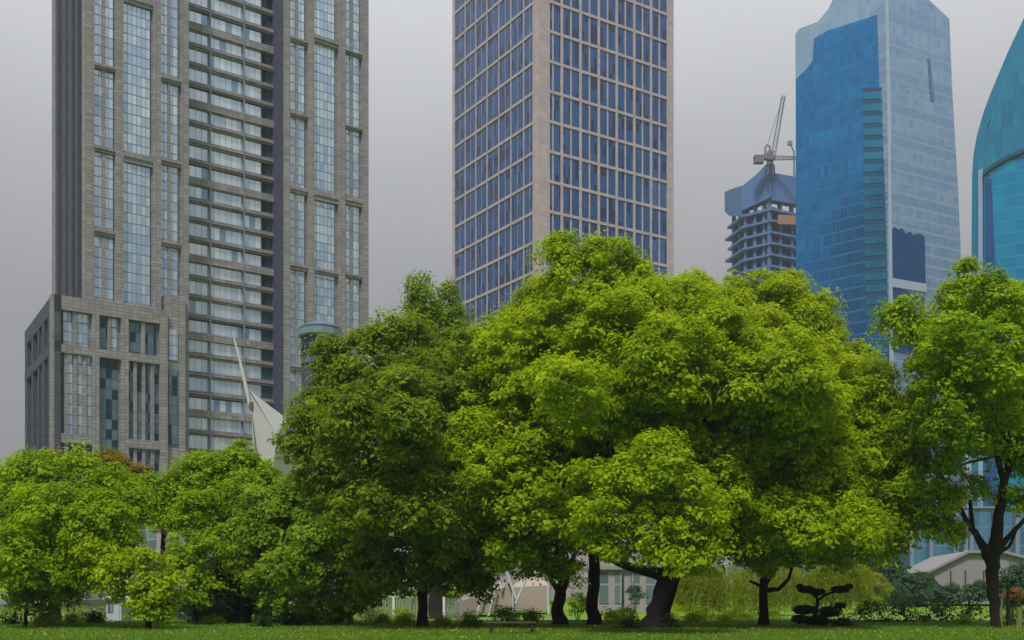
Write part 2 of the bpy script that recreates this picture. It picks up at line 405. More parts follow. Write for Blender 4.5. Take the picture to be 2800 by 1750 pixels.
# ================================================================== 4. curved teal tower (right edge)
g_t = glass('teal_glass', (.01, .15, .29), (.02, .28, .42), 1.6, 4, (.0, .09, .18), .2, 0, .55, .16, wave=.1)
g_t2 = glass('teal_floor_glass', (.0, .18, .38), (.0, .32, .52), 3, 3.6, (.0, .17, .34), .05, .6, .5, .14, wave=.12)
def teal_tower():
    Y = 330; C = back(Y, 2690); f = Fac(C, vp(-3600) * np.array((-1, -1))); 
    root = empty('curved_glass_tower', (C[0] + 15, C[1] + 20, 0), 'curved teal glass tower leaning away at the right edge', 'tower')
    out = [(2673, 1600), (2673, 470), (2686, 400), (2707, 330), (2730, 262), (2765, 180), (2800, 98), (2860, -30), (3000, -260), (3200, -400), (3200, 1600)]
    b = MB(); skew(f, b, out, 0, 30); b.build('curved_shell', g_t, root)
    b = MB(); skew(f, b, [(2655, 1600), (2655, 750), (2657, 480), (2661, 420), (2671, 365), (2690, 300), (2713, 240), (2755, 140), (2800, 45), (2860, -80), (2860, 100), (2760, 200), (2700, 340), (2680, 450), (2680, 1600)], -.6, 26)
    b.build('side_shell', plain('side_shell_glass', (.02, .20, .34), .25, .15, .1, metal=.5), root)
    b = MB(); skew(f, b, [(2694, 1600), (2692, 486), (2712, 468), (2750, 446), (2800, 424), (2900, 392), (3100, 360), (3100, 1600)], 1.2, 1.15)
    b.build('curtain_wall', g_t2, root)
    b = MB(); skew(f, b, [(2690, 487), (2690, 476), (2712, 458), (2750, 435), (2800, 412), (2900, 380), (3100, 345), (3100, 356), (2900, 391), (2800, 423), (2750, 446), (2712, 469)], 2.2, 2.1)
    b.build('ledge', plain('dark_ledge', (.0, .05, .1), .5), root)
    b = MB(); skew(f, b, [(2696, 1600), (2695, 495), (2712, 490), (2722, 700), (2728, 1600)], 1.6, .38); b.build('window', g_dk, root)
    b = MB(); skew(f, b, [(2676, 1600), (2676, 470), (2688, 462), (2690, 1600)], 1.0, .9); b.build('pale_rib', plain('pale_rib', (.22, .3, .42), .4), root)
teal_tower()

# ================================================================== 5. tower under construction + crane
def building_site():
    Y = 480; root = empty('unfinished_tower', back(Y, 2080) + (0,), 'unfinished concrete tower wrapped in blue grey netting at its top, behind the blue tower', 'tower')
    C = back(Y, 2110); fr = Fac(C, vp(7000)); fl = Fac(C, -vp(-2200)); L = fl.pt(fl.t(2030), 0)[:2]; fe = Fac(L, -vp(700))
    zs = []
    core = MB()
    for f, a, b in [(fr, .5, fr.t(2215)), (fl, fl.t(2030) + .4, -.5), (fe, fe.t(1990), -.5)]:
        f.box(core, a, b, 0, fl.z(2110, 560), -9, -3.0)
    core.build('core', M['void'], root)  # solid block behind the slabs, darkness of the open floors painted in
    k = 0; v = 568
    while v < 900:
        g = MB(); za = fl.z(2110, v); j = .25 * math.sin(k * 2.3)
        for f, a, b in [(fr, 0, fr.t(2215)), (fl, fl.t(2030), 0), (fe, fe.t(1988 - (k % 2) * 5), 0)]:
            f.box(g, a, b, za - 1.0, za, -5, j)
        g.build('floor_slab', M['slabc'], root); v += 31; k += 1
    cols = MB()
    for f, us in [(fr, (2112, 2140, 2172, 2200)), (fl, (2034, 2060, 2085)), (fe, (1996, 2014))]:
        for u in us: f.box(cols, f.t(u) - .7, f.t(u) + .7, 0, fl.z(2110, 540), -2.6, -1.2)
    cols.build('column', M['slabc'], root)
    n = MB()
    skew(fr, n, [(2110, 548), (2109, 470), (2121, 475), (2215, 492), (2215, 566)], .5, 4)
    skew(fl, n, [(2030, 577), (2029, 512), (2070, 478), (2100, 447), (2110, 446), (2110, 540)], .7, 4)
    skew(fe, n, [(1995, 590), (1984, 578), (1984, 525), (2000, 518), (2030, 508), (2030, 592)], .5, 4)
    n.build('netting', M['net'], root)
    n = MB(); skew(fr, n, [(2126, 614), (2126, 588), (2215, 594), (2215, 616)], .9, .8); n.build('formwork', M['orange'], root)
    # crane
    c = empty('tower_crane', P(2106, 470, Y - 4), 'red and grey luffing tower crane on top of the unfinished tower', 'crane')
    def lattice(p, q, w, r, mat, nm, seg=10):
        b = MB(); p = np.array(p); q = np.array(q); ax = nrm(q - p); s1 = nrm(np.cross(ax, (0, 1, .01))); s2 = np.array((0, 1., 0))
        cs = [s1 * w + s2 * w, s1 * -w + s2 * w, s1 * -w - s2 * w, s1 * w - s2 * w]
        for k in cs: b.tube([p + k, q + k * .6], [r * .6, r * .6], 5)
        for i in range(seg):
            a = p + (q - p) * i / seg; e = p + (q - p) * (i + 1) / seg
            for j in range(4): b.tube([a + cs[j], e + cs[(j + 1) % 4]], [r * .4, r * .4], 4)
        return b.build(nm, mat, c)
    Yc = Y - 4
    lattice(P(2106, 480, Yc), P(2106, 425, Yc), 1.2, .3, M['crane'], 'mast', 4)
    lattice(P(2113, 432, Yc), P(2142, 262, Yc), .9, .22, M['craneblue'], 'boom', 14)
    lattice(P(2116, 432, Yc), P(2190, 432, Yc), .7, .22, M['crane'], 'lower_jib', 7)
    b = MB(); x, y, z = P(2062, 430, Yc); x2 = P(2118, 430, Yc)[0]
    b.box(x, x2, y - 1.2, y + 1.2, z - 1.0, z + .2); b.box(x, x + 4, y - 1.4, y + 1.4, z - 2.6, z + .6); b.build('counterweight_deck', M['crane'], c)
    b = MB(); b.box(P(2098, 430, Yc)[0], P(2114, 430, Yc)[0], y - 1.5, y + 1.5, z - 1.5, z + 2.2); b.build('cab', M['crane'], c)
    b = MB(); b.tube([P(2092, 430, Yc), P(2093, 402, Yc), P(2098, 396, Yc), P(2104, 400, Yc), P(2108, 430, Yc)], [.4] * 5, 6); b.build('gantry_frame', M['crane'], c)
    b = MB(); b.tube([P(2098, 397, Yc), P(2140, 266, Yc)], [.12, .12], 4); b.build('stay_cable', M['craneblue'], c)
    h = empty('hoist_crane', P(2166, 490, Y + 6), 'small thin hoist arm beside the blue tower edge above the netting', 'crane')
    b = MB(); b.tube([P(2172, 490, Y + 6), P(2171, 415, Y + 6), P(2160, 390, Y + 6)], [.5, .4, .25], 6); b.build('arm', M['craneblue'], h)
    b = MB(); x, y, z = P(2160, 391, Y + 6); b.box(x - 1, x + 1, y - .6, y + .6, z - 1, z + .8); b.build('hoist_head', M['craneblue'], h)
building_site()

# ================================================================== 6. smaller structures
def wing():
    Y = 112; r = empty('sail_monument', P(720, 1620, Y)[:2] + (0,), 'white folded sail shaped monument with a slim slanting spire before the granite tower', 'monument')
    q = lambda u, v, dy=0: P(u, v, Y + dy)
    b = MB(); b.add([q(684, 1069), q(786, 1146, 5), q(800, 1215, 6), (q(757, 1190)), q(683.5, 1075, 2.5), q(787, 1150, 8), q(801, 1217, 9), q(758, 1192, 3)],
        [(3, 2, 1, 0), (4, 5, 6, 7), (0, 1, 5, 4), (1, 2, 6, 5), (2, 3, 7, 6), (3, 0, 4, 7)]); b.build('upper_panel', M['sail'], r)
    b = MB(); b.add([q(686, 1078), q(757, 1190), q(800, 1215, 6), q(850, 1400, 6), q(850, 1700, 6), q(704, 1700, -1), q(698, 1236, -1), q(687, 1109, 0), q(740, 1500, 8), q(690, 1095, 3)],
        [(7, 6, 5, 4, 3, 2, 1, 0), (9, 0, 1, 2, 3, 8), (9, 7, 0), (9, 8, 6, 7), (8, 3, 4), (8, 4, 5, 6)]); b.build('lower_panel', plain('sail_shade', (.36, .36, .345), .6, .07, .25), r)  # lower fold uses a darker sail colour, its shade painted in
    b = MB(); b.tube([q(690, 1118), q(682, 1105), q(676, 1075), q(664, 1020), q(651, 966), q(641, 930), q(636, 905)], [.16, .20, .2, .17, .13, .09, .04], 10); b.build('spire', M['sail'], r)
    b = MB(); b.tube([q(686, 1100), q(687, 1120)], [.25, .25], 8); b.build('joint', plain('rust', (.16, .08, .06), .8), r)
wing()
def pavilion():
    Y = 150; r = empty('round_pavilion', P(876, 1620, Y)[:2] + (0,), 'small building with round blue grey roof in front of the granite tower', 'building')
    cx, cy, _ = P(876, 900, Y); R = 60 / F * Y
    Z = lambda v: CZ + (H - v) / F * Y
    def ring(b, prof, n=12):
        vs = []; fs = []
        for (rr, z) in prof:
            for k in range(n): vs.append((cx + rr * math.cos(2 * math.pi * (k + .5) / n), cy + rr * math.sin(2 * math.pi * (k + .5) / n), z))
        for i in range(len(prof) - 1):
            for k in range(n): fs.append((i * n + k, i * n + (k + 1) % n, (i + 1) * n + (k + 1) % n, (i + 1) * n + k))
        fs.append(tuple(range(len(vs) - n, len(vs)))); b.add(vs, fs)
    b = MB(); ring(b, [(R * .92, Z(905)), (R * .95, Z(898)), (R * .6, Z(886)), (R * .22, Z(881)), (.05, Z(880))]); b.build('roof', M['teal'], r)
    b = MB(); ring(b, [(R * .9, Z(926)), (R * 1.02, Z(922)), (R * 1.04, Z(907)), (R * .9, Z(904)), (0.1, Z(904))]); b.build('eave', plain('eave_metal', (.16, .22, .27), .4), r)
    b = MB(); ring(b, [(R * .85, 0), (R * .85, Z(926)), (.1, Z(926))]); b.build('wall', M['granite_dark'], r)
    for k in range(12):
        an = 2 * math.pi * (k + .5 + .5) / 12
        if math.sin(an) > .2: continue
        dx, dy = -math.sin(an), math.cos(an); g = MB()
        c = np.array((cx + R * .835 * math.cos(an), cy + R * .835 * math.sin(an))); wdt = R * .17
        o = np.array((math.cos(an), math.sin(an))) * .12; a = c - np.array((dx, dy)) * wdt; e = c + np.array((dx, dy)) * wdt
        for z0, z1 in ((Z(960), Z(934)), (Z(1000), Z(968))):
            g.add([(a[0] - o[0], a[1] - o[1], z0), (e[0] - o[0], e[1] - o[1], z0), (e[0] - o[0], e[1] - o[1], z1), (a[0] - o[0], a[1] - o[1], z1), (a[0] + o[0], a[1] + o[1], z0), (e[0] + o[0], e[1] + o[1], z0), (e[0] + o[0], e[1] + o[1], z1), (a[0] + o[0], a[1] + o[1], z1)], MB.BF)
        g.build('window', g_pod_dark, r)
pavilion()

def slab(name, label, cat, u0, u1, v0, Y, depth, mat, wins=0, wm=None, vb=None):
    r = empty(name, P((u0 + u1) / 2, H, Y)[:2] + (0,), label, cat)
    x0, x1, z1 = P(u0, v0, Y)[0], P(u1, v0, Y)[0], P(u0, v0, Y)[2]
    b = MB(); b.box(x0, x1, Y, Y + depth, 0, z1 - .3); b.build('wall', mat, r)
    b = MB(); b.box(x0 - .3, x1 + .3, Y - .35, Y + depth + .3, z1 - .298, z1); b.build('roof', M['concrete'], r)
    for i in range(wins):
        a = x0 + (x1 - x0) * (i + .2) / wins; c = x0 + (x1 - x0) * (i + .8) / wins
        zb, zt = z1 * .18, z1 * .86
        g = MB(); g.box(a, c, Y - .06, Y + .1, zb, zt); g.build('window', wm, r)
    return r
g_low = glass('low_glass', (.05, .10, .13), (.2, .27, .28), 1.0, 2.2, (.25, .26, .27), .12, .15, .3, .15)
slab('exhibition_hall', 'long low pinkish grey hall showing through gaps in the left trees', 'building', 300, 860, 1395, 105, 18, M['pinkwall'], 8, g_low)
slab('white_building', 'low white building glimpsed under the leftmost trees', 'building', -40, 175, 1640, 70, 8, M['booth'], 5, g_low)
slab('pink_building', 'pinkish stone building behind the leaning trunk', 'building', 1630, 1800, 1548, 92, 10, M['pinkwall'], 4, g_low)
slab('distant_office', 'low blue glass office with pale columns behind the right tree', 'building', 2440, 2900, 1385, 175, 20, glass('office_glass', (.03, .12, .22), (.12, .28, .40), 1.6, 3, (.10, .2, .3), .1, .2, .4, .15), 0)
r_off = bpy.data.objects['distant_office']
for u in (2445, 2492, 2545, 2612, 2640, 2655, 2720, 2780, 2830):
    b = MB(); x, y, z = P(u, 1400, 174.3); b.box(x - .3, x + .3, y - .3, y + .5, 0, z + .3); b.build('column', M['craneblue'], r_off)

def shell():
    Y = 128; r = empty('angular_hall', P(2660, H, Y)[:2] + (0,), 'angular grey concrete hall with sloping roof edges behind the right trunk', 'building')
    q = lambda u, v, dy=0: P(u, v, Y + dy)
    b = MB(); b.prism([q(2538, 1562), q(2580, 1610), q(2582, 1640), q(2830, 1640), q(2830, 1528), q(2745, 1506), q(2650, 1506)][::-1], (4, 22, 0)); b.build('wall', M['concrete'], r)
    b = MB(); b.prism([q(2535, 1563, -.5), q(2538, 1568, -.5), q(2650, 1512, -.5), q(2745, 1512, -.5), q(2830, 1534, -.5), q(2830, 1527, -.5), q(2745, 1504, -.5), q(2650, 1504, -.5)][::-1], (0, 1, 0)); b.build('roof_edge', M['concrete'], r)
    for u in (2600, 2640, 2690, 2760):
        x, y, z = q(u, 1560, -.1); b = MB(); b.box(x - .05, x + .05, y - .1, y + .2, 1.5, z); b.build('panel_joint', M['slab_dark'], r)
shell()

def tent(label, ap, left, right, vbase, Y, lines):
    r = empty('canopy_tent', P(ap[0], H, Y)[:2] + (0,), label, 'tent')
    A = P(ap[0], ap[1], Y + 3); L = P(left[0], left[1], Y); R = P(right[0], right[1], Y); zb = .25
    b = MB(); vs = [L, R, (R[0], Y + 6, R[2]), (L[0], Y + 6, L[2]), A, (L[0], Y, zb), (R[0], Y, zb), (R[0], Y + 6, zb), (L[0], Y + 6, zb)]
    b.add(vs, [(0, 1, 4), (1, 2, 4), (2, 3, 4), (3, 0, 4), (5, 6, 1, 0), (6, 7, 2, 1), (7, 8, 3, 2), (8, 5, 0, 3)]); b.build('cloth', M['tan'], r)
    for (a, c) in lines:
        g = MB(); g.tube([P(a[0], a[1], Y - .4), P(c[0], c[1], Y - .5)], [.08, .08], 8); g.build('strut', M['booth'], r)
    return r
tent('tan canvas pavilion with slanting white struts under the middle trees', (1379, 1540), (1240, 1650), (1400, 1600), 1700, 72,
     [((1328, 1592), (1300, 1700)), ((1358, 1600), (1335, 1690)), ((1379, 1545), (1368, 1600)), ((1384, 1562), (1412, 1640)), ((1438, 1585), (1410, 1650))])
tent('smaller tan canvas roof right of the strutted pavilion', (1455, 1548), (1400, 1606), (1500, 1600), 1690, 80, [((1400, 1600), (1404, 1680)), ((1498, 1600), (1500, 1680))])

def booth(name, label, cat, u0, u1, v0, Y, mat, roof):
    r = empty(name, P((u0 + u1) / 2, H, Y)[:2] + (0,), label, cat); x0, x1, z = P(u0, v0, Y)[0], P(u1, v0, Y)[0], P(u0, v0, Y)[2]
    b = MB(); b.box(x0, x1, Y, Y + 1.6, 0, z - .12); b.build('cabin', mat, r)
    b = MB(); b.prism([(x0 - .15, Y - .2, z - .12), (x1 + .15, Y - .2, z - .12), (x1, Y - .2, z + .02), ((x0 + x1) / 2, Y - .2, z + .16), (x0, Y - .2, z + .02)], (0, 2, 0)); b.build('roof', roof, r)
    b = MB(); b.box(x0 + .1, x0 + (x1 - x0) * .46, Y - .03, Y + .05, .5, z - .3); b.build('window', g_low, r)
    b = MB(); b.box(x0 + (x1 - x0) * .54, x1 - .1, Y - .03, Y + .05, .05, z - .3); b.build('door', mat, r)
booth('booth', 'pale blue grey booth between trunks at lower left', 'booth', 290, 332, 1632, 60, M['booth'], M['white'])
booth('kiosk', 'greenish glass kiosk under the dark shrubs at lower left', 'kiosk', 478, 535, 1640, 62, M['kiosk'], M['teal'])

def fence():
    Y = 66; r = empty('garden_fence', P(1140, H, Y)[:2] + (0,), 'grey green slatted garden fence behind the olive tree trunk', 'fence')
    b = MB(); x0, x1 = P(985, H, Y)[0], P(1260, H, Y)[0]; z = P(0, 1632, Y)[2]
    x = x0
    while x < x1: b.box(x, x + .12, Y, Y + .05, .1, z - .1 - .05 * random.random()); x += .17
    b.build('slats', plain('fence_slat', (.14, .18, .14), .8, .4, 1.5), r)
    for k in range(7):
        x = x0 + (x1 - x0) * k / 6; b = MB(); b.box(x - .07, x + .07, Y - .12, Y - .01, 0, z); b.build('post', M['white'] if k in (2, 5) else M['concrete'], r)
fence()
def bench():
    Y = 42; x0, x1 = P(1336, H, Y)[0], P(1462, H, Y)[0]; r = empty('park_bench', ((x0 + x1) / 2, Y, 0), 'dark wooden backless bench on the shaded lawn in front of the tan pavilion', 'bench')
    for k in range(4): b = MB(); b.box(x0 - .05, x1 + .05, Y - .25 + k * .13, Y - .14 + k * .13, .43, .48); b.build('seat_slat', M['wood'], r)
    for x in (x0 + .04, x1 - .16): b = MB(); b.box(x, x + .13, Y - .2, Y + .22, 0, .428); b.build('leg', M['steel_dark'], r)
bench()
def posts():
    Y = 50; x, _, z = P(2757, 1595, Y); r = empty('bollard_post', (x, Y, 0), 'slim dark post standing right of the rightmost trunk', 'post')
    b = MB(); b.tube([(x, Y, 0), (x, Y, z - .25), (x, Y, z - .2), (x, Y, z)], [.09, .08, .11, .07], 12); b.build('shaft', M['steel_dark'], r)
    for i, (u, v, lab) in enumerate([(2732, 1640, 'pale yellow green wooden stake between dark trunk and dark post'), (2785, 1662, 'pale wooden stake at the right picture edge beside dark post')]):
        x, _, z = P(u, v, 49); b = MB(); b.tube([(x, 49, 0), (x + .05, 49, z * .5), (x, 49, z)], [.13, .12, .1], 10)
        o = b.build('wooden_stake', M['bark_pale'], None, loc=(x, 49, 0)); tag(o, lab, 'stake', 'stakes beside the rightmost trunk')
    Y = 62; x, _, z = P(1703, 1545, Y); r = empty('lamp_post', (x, Y, 0), 'thin grey green lamp post behind the leaning trunk', 'lamp post')
    b = MB(); b.tube([(x, Y, 0), (x, Y, .5), (x, Y, z)], [.13, .07, .05], 10); b.build('pole', plain('lamp_green', (.05, .09, .09), .6), r)
    b = MB(); b.tube([(x, Y, z), (x, Y, z + .12), (x, Y, z + .4), (x, Y, z + .5)], [.08, .2, .16, .03], 12); b.build('lamp_head', M['white'], r)
posts()

# ================================================================== 7. vegetation
def leaf_mesh(name, c, n, size, tint, mat, parent, aspect=.55, tang=None):
    N = len(c); r = RNG.normal(size=(N, 3)) if tang is None else tang
    t = nrm(np.cross(n, np.cross(r, n))) if tang is None else nrm(tang); s = nrm(np.cross(n, t)); n2 = nrm(np.cross(t, s))
    a = size[:, None]; V = np.empty((N, 4, 3))
    V[:, 0] = c - t * a; V[:, 1] = c + s * a * aspect + n2 * a * .15; V[:, 2] = c + t * a; V[:, 3] = c - s * a * aspect + n2 * a * .15
    V = V.reshape(-1, 3) - parent_loc(parent)
    me = bpy.data.meshes.new(name); me.vertices.add(4 * N); me.vertices.foreach_set('co', V.astype(np.float32).ravel())
    me.loops.add(4 * N); me.loops.foreach_set('vertex_index', np.arange(4 * N, dtype=np.int32))
    me.polygons.add(N); me.polygons.foreach_set('loop_start', np.arange(0, 4 * N, 4, dtype=np.int32))
    at = me.attributes.new('tint', 'FLOAT', 'FACE'); at.data.foreach_set('value', np.clip(tint, 0, 1).astype(np.float32))
    me.materials.append(mat); me.update(calc_edges=True); me.validate()
    o = bpy.data.objects.new(name, me); COL.objects.link(o); o.parent = parent; return o

def crown_points(lobes, dens, rc, nl, flat=.6, sparse=1.0, core=.12):
    """lobes (cx,cy,cz,r) -> leaf centres, normals, tints; clumps sit on the skin of the lobes"""
    L = np.array(lobes); cs = []; ds = []
    for i, (x, y, z, r) in enumerate(L):
        n = max(8, int(4 * math.pi * r * r * dens * sparse)); d = nrm(RNG.normal(size=(n, 3)))
        keep = (RNG.random(n) < np.where(d[:, 1] > .35, .45, 1)) & (RNG.random(n) < np.where(d[:, 2] < -.6, .55, 1)); d = d[keep]
        p = np.array((x, y, z)) + d * r * (.80 + .24 * RNG.random(len(d)))[:, None] * np.array((1, 1, .95))
        ok = np.ones(len(p), bool)
        for j, (a, b, c, q) in enumerate(L):
            if j != i: ok &= np.linalg.norm(p - np.array((a, b, c)), axis=1) > q * .78
        cs.append(p[ok]); ds.append(d[ok])
        m = int(n * core); d2 = nrm(RNG.normal(size=(m, 3))); cs.append(np.array((x, y, z)) + d2 * r * (.3 + .4 * RNG.random((m, 1)))); ds.append(d2)
    C = np.concatenate(cs); Dn = np.concatenate(ds); n = len(C)
    rad = rc * np.clip(np.exp(RNG.normal(-.12, .42, n)), .3, 2.0); ct = RNG.normal(.5, .24, n)
    k = np.maximum(6, (nl * (rad / rc) ** 1.9 * (.5 + .8 * RNG.random(n)))).astype(int); idx = np.repeat(np.arange(n), k); N = len(idx)
    q = nrm(RNG.normal(size=(N, 3))) * (RNG.random((N, 1)) ** .42)
    sc = np.stack([rad, rad, rad * flat], 1)[idx]
    # droop: clumps bend down away from their middle
    off = q * sc
    hd = nrm(Dn * np.array((1, 1, .25)) + RNG.normal(0, .45, Dn.shape))[idx]          # sprays stretch outwards
    off += hd * (np.sum(off * hd, 1) * .75)[:, None]
    off[:, 2] -= .22 * (off[:, 0] ** 2 + off[:, 1] ** 2) / rad[idx]
    off += RNG.normal(0, .07, off.shape) * rc
    c = C[idx] + off
    nn = nrm(q * .75 + np.array((0, 0, .55)) + Dn[idx] * .35 + RNG.normal(size=(N, 3)) * .33)
    return c, nn, ct[idx] + RNG.normal(0, .16, N)

def tree(name, label, Y, lobes, mat, limbs, leaf=.088, dens=1.35, rc=.62, nl=190, bark='bark', cat='tree', group=None, sparse=1.0, flat=.6, core=.28, basev=None, billow=.85, k=D):
    if basev: Y = gy(basev)
    bu = limbs[0][0][0] * k if limbs else lobes[0][0] * k
    bx = P(bu, H, Y)[0]
    root = empty(name, (bx, Y, 0), label, cat, group)
    W = []
    for l in lobes:
        dy = l[3] if len(l) > 3 else RNG.normal(0, .06) * l[2] * k / F * Y
        x, y, z = P(l[0] * k, l[1] * k, Y); x *= (Y + dy) / Y; z = CZ + (z - CZ) * (Y + dy) / Y
        W.append((x, Y + dy, z, l[2] * .955 * k / F * (Y + dy)))
    # billows: every lobe of the crown carries smaller rounded sprays
    SL = []
    WA = np.array(W)
    for i, (x, y, z, q) in enumerate(W):
        br = billow * (1 if q > 1.0 else .62); m = max(5, int(4 * math.pi * q * q / (br * br * 1.9)))
        dd = nrm(RNG.normal(size=(m, 3))); rs = br * RNG.uniform(.5, 1.4, m)
        dd = dd[(RNG.random(m) < np.where(dd[:, 1] > .4, .5, 1))]; rs = rs[:len(dd)]
        spr = RNG.random(len(dd)) < .16; rs = np.where(spr, rs * .42, rs)          # stray sprigs break the outline
        pp = np.array((x, y, z)) + dd * (np.maximum(q - rs * .55, q * .25) + spr * RNG.uniform(.1, .6, len(dd)))[:, None]
        ok = np.ones(len(pp), bool)
        for j in range(len(W)):
            if j != i: ok &= np.linalg.norm(pp - WA[j, :3], axis=1) > WA[j, 3] * .72
        SL += [(*a, b) for a, b in zip(pp[ok], rs[ok])]
    if len(SL) < 3: SL = W
    c, n, t = crown_points(SL, dens * 1.75, rc * .6, nl * .40, flat, sparse, .04)
    c2, n2_, t2 = crown_points([(a, b_, z_, q * .62) for a, b_, z_, q in W], dens * .7, rc, nl * .42, flat, sparse, core)
    c = np.concatenate([c, c2]); n = np.concatenate([n, n2_]); t = np.concatenate([t, t2])
    ok = c[:, 2] > .04; c, n, t = c[ok], n[ok], t[ok]
    sz = leaf * np.clip(np.exp(RNG.normal(-.05, .35, len(c))), .45, 2.0)
    leaf_mesh('crown', c, n, sz, t, mat, root)
    b = MB()
    if limbs:
        for li, pl in enumerate(limbs):
            pts = []; rr = []
            for q in pl:
                dy = q[3] if len(q) > 3 else 0
                p = P(q[0] * k, q[1] * k, Y); pts.append((p[0], Y + dy, max(p[2], -.1) if li == 0 else p[2])); rr.append(q[2] * k / F * Y)
            # subdivide for a natural wobble
            PP = []; RR = []
            for i in range(len(pts) - 1):
                for s in range(4):
                    u = s / 4; a = np.array(pts[i]); e = np.array(pts[i + 1]); w = rr[i] * .12 if (s or i) else 0
                    PP.append(a + (e - a) * u + RNG.normal(size=3) * w * np.array((1, 1, .3))); RR.append(rr[i] + (rr[i + 1] - rr[i]) * u)
            PP.append(np.array(pts[-1])); RR.append(rr[-1])
            if li == 0: PP[0][2] = -.1; RR[0] *= 1.45; RR[1] *= 1.12
            b.tube(PP, RR, 12, wob=.07)
        # boughs into the lobes
        top = np.array(PP_top(limbs, Y, k)); 
        for w in sorted(W, key=lambda a: -a[3])[:12]:
            e = np.array(w[:3]); m = (top + e) / 2 + np.array((0, 0, -.12 * np.linalg.norm(e - top))); r0 = limbs[0][-1][2] * k / F * Y * .5
            tt = [top * (1 - s) ** 2 + 2 * m * s * (1 - s) + e * s * s + RNG.normal(size=3) * .06 for s in np.linspace(0, 1, 7)]
            b.tube(tt, list(np.linspace(r0, .03, 7)), 7)
            for _ in range(4):
                s = tt[RNG.integers(3, 7)]; dd = nrm(RNG.normal(size=3) + np.array((0, 0, .4))) * w[3] * .8
                b.tube([s, s + dd * .5 + RNG.normal(size=3) * .08, s + dd], [.045, .03, .012], 5)
        b.build('trunk', M[bark], root, smooth=True)
    return root
def PP_top(limbs, Y, k):
    q = limbs[0][-1]; p = P(q[0] * k, q[1] * k, Y); return (p[0], Y + (q[3] if len(q) > 3 else 0), p[2])

YG = leafmat('leaf_yellow_green', (.13, .24, .002), (.37, .46, .003))
YG2 = leafmat('leaf_gold_green', (.15, .25, .002), (.38, .46, .004))
MG = leafmat('leaf_mid_green', (.085, .18, .001), (.31, .44, .002))
OL = leafmat('leaf_olive', (.055, .120, .004), (.235, .305, .014))
OL2 = leafmat('leaf_pale_olive', (.075, .155, .004), (.27, .39, .018))
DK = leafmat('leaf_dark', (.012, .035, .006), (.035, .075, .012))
BG = leafmat('leaf_haze_blue', (.025, .07, .035), (.07, .14, .06))  # leaf colour shifted to blue, haze of distance painted in
RU = leafmat('leaf_rusty', (.12, .13, .005), (.26, .19, .012))
WI = leafmat('leaf_willow', (.14, .19, .008), (.30, .35, .03))

# --- centre
tree('broadleaf_tree', 'largest domed yellow green tree on a thick leaning trunk, centre right', 48.5,
     [(1430, 668, 78), (1365, 715, 88), (1295, 800, 100), (1225, 860, 84), (1190, 935, 74), (1535, 735, 92), (1625, 755, 84), (1400, 900, 190, 2), (1600, 930, 200, 1), (1480, 800, 120, -2),
      (1790, 1000, 190, 1), (1300, 980, 130, 0), (1700, 860, 130, -2), (1500, 945, 120, -2), (1680, 990, 120, -1), (1870, 950, 110, -2), (1360, 905, 90, -6), (1590, 850, 90, -5), (1830, 870, 90, -4),
      (1450, 1170, 88, -7), (1540, 1125, 88, -7), (1620, 1200, 78, -7), (1445, 1270, 58, -7), (1540, 1270, 62, -7.5), (1640, 1285, 54, -7), (1700, 1170, 60, -3), (1325, 588, 12), (1345, 610, 18), (1425, 610, 36), (1500, 650, 30)], YG,
     [[(1540, 1482, 24), (1556, 1430, 20), (1574, 1375, 20), (1588, 1330, 23), (1595, 1250, 20)], [(1580, 1360, 18), (1510, 1345, 11), (1455, 1328, 8), (1400, 1290, 6)], [(1590, 1350, 16), (1640, 1320, 12), (1700, 1270, 9), (1780, 1180, 6)], [(1592, 1330, 18), (1560, 1220, 13), (1500, 1060, 9), (1440, 800, 5)]], basev=1719)
tree('broadleaf_tree', 'golden green tree filling the right rear shoulder of the big dome', 56,
     [(1720, 765, 84), (1830, 765, 92), (1900, 832, 78), (1972, 915, 80), (2035, 1012, 88), (2060, 1090, 90), (1900, 950, 120), (1650, 720, 62), (1652, 668, 22), (1800, 690, 40), (1862, 712, 38), (1868, 668, 12), (1945, 768, 26), (1960, 1100, 110), (2030, 835, 16), (1945, 714, 12), (1740, 690, 35), (2075, 1010, 84, -5), (2080, 1110, 80, -5), (2010, 930, 76, -5), (1915, 875, 66, -4), (1990, 1080, 90, -5), (2090, 1200, 60, -5), (2010, 905, 44, -4), (1790, 800, 60, -4), (1690, 760, 50, -4), (2120, 1000, 34, -4)], YG2,
     [[(1560, 1466, 14), (1600, 1350, 14), (1760, 1200, 14), (1800, 1000, 10)]])
tree('broadleaf_tree', 'yellow green tree on a straight dark trunk left of the leaning one', 54,
     [(1240, 800, 75), (1300, 740, 65), (1180, 860, 60), (1215, 760, 40), (1265, 710, 34), (1200, 980, 100), (1330, 1050, 110), (1450, 1100, 120), (1160, 800, 28)], YG2,
     [[(1402, 1477, 15), (1400, 1400, 14), (1404, 1330, 13), (1400, 1200, 12)]], basev=1710)
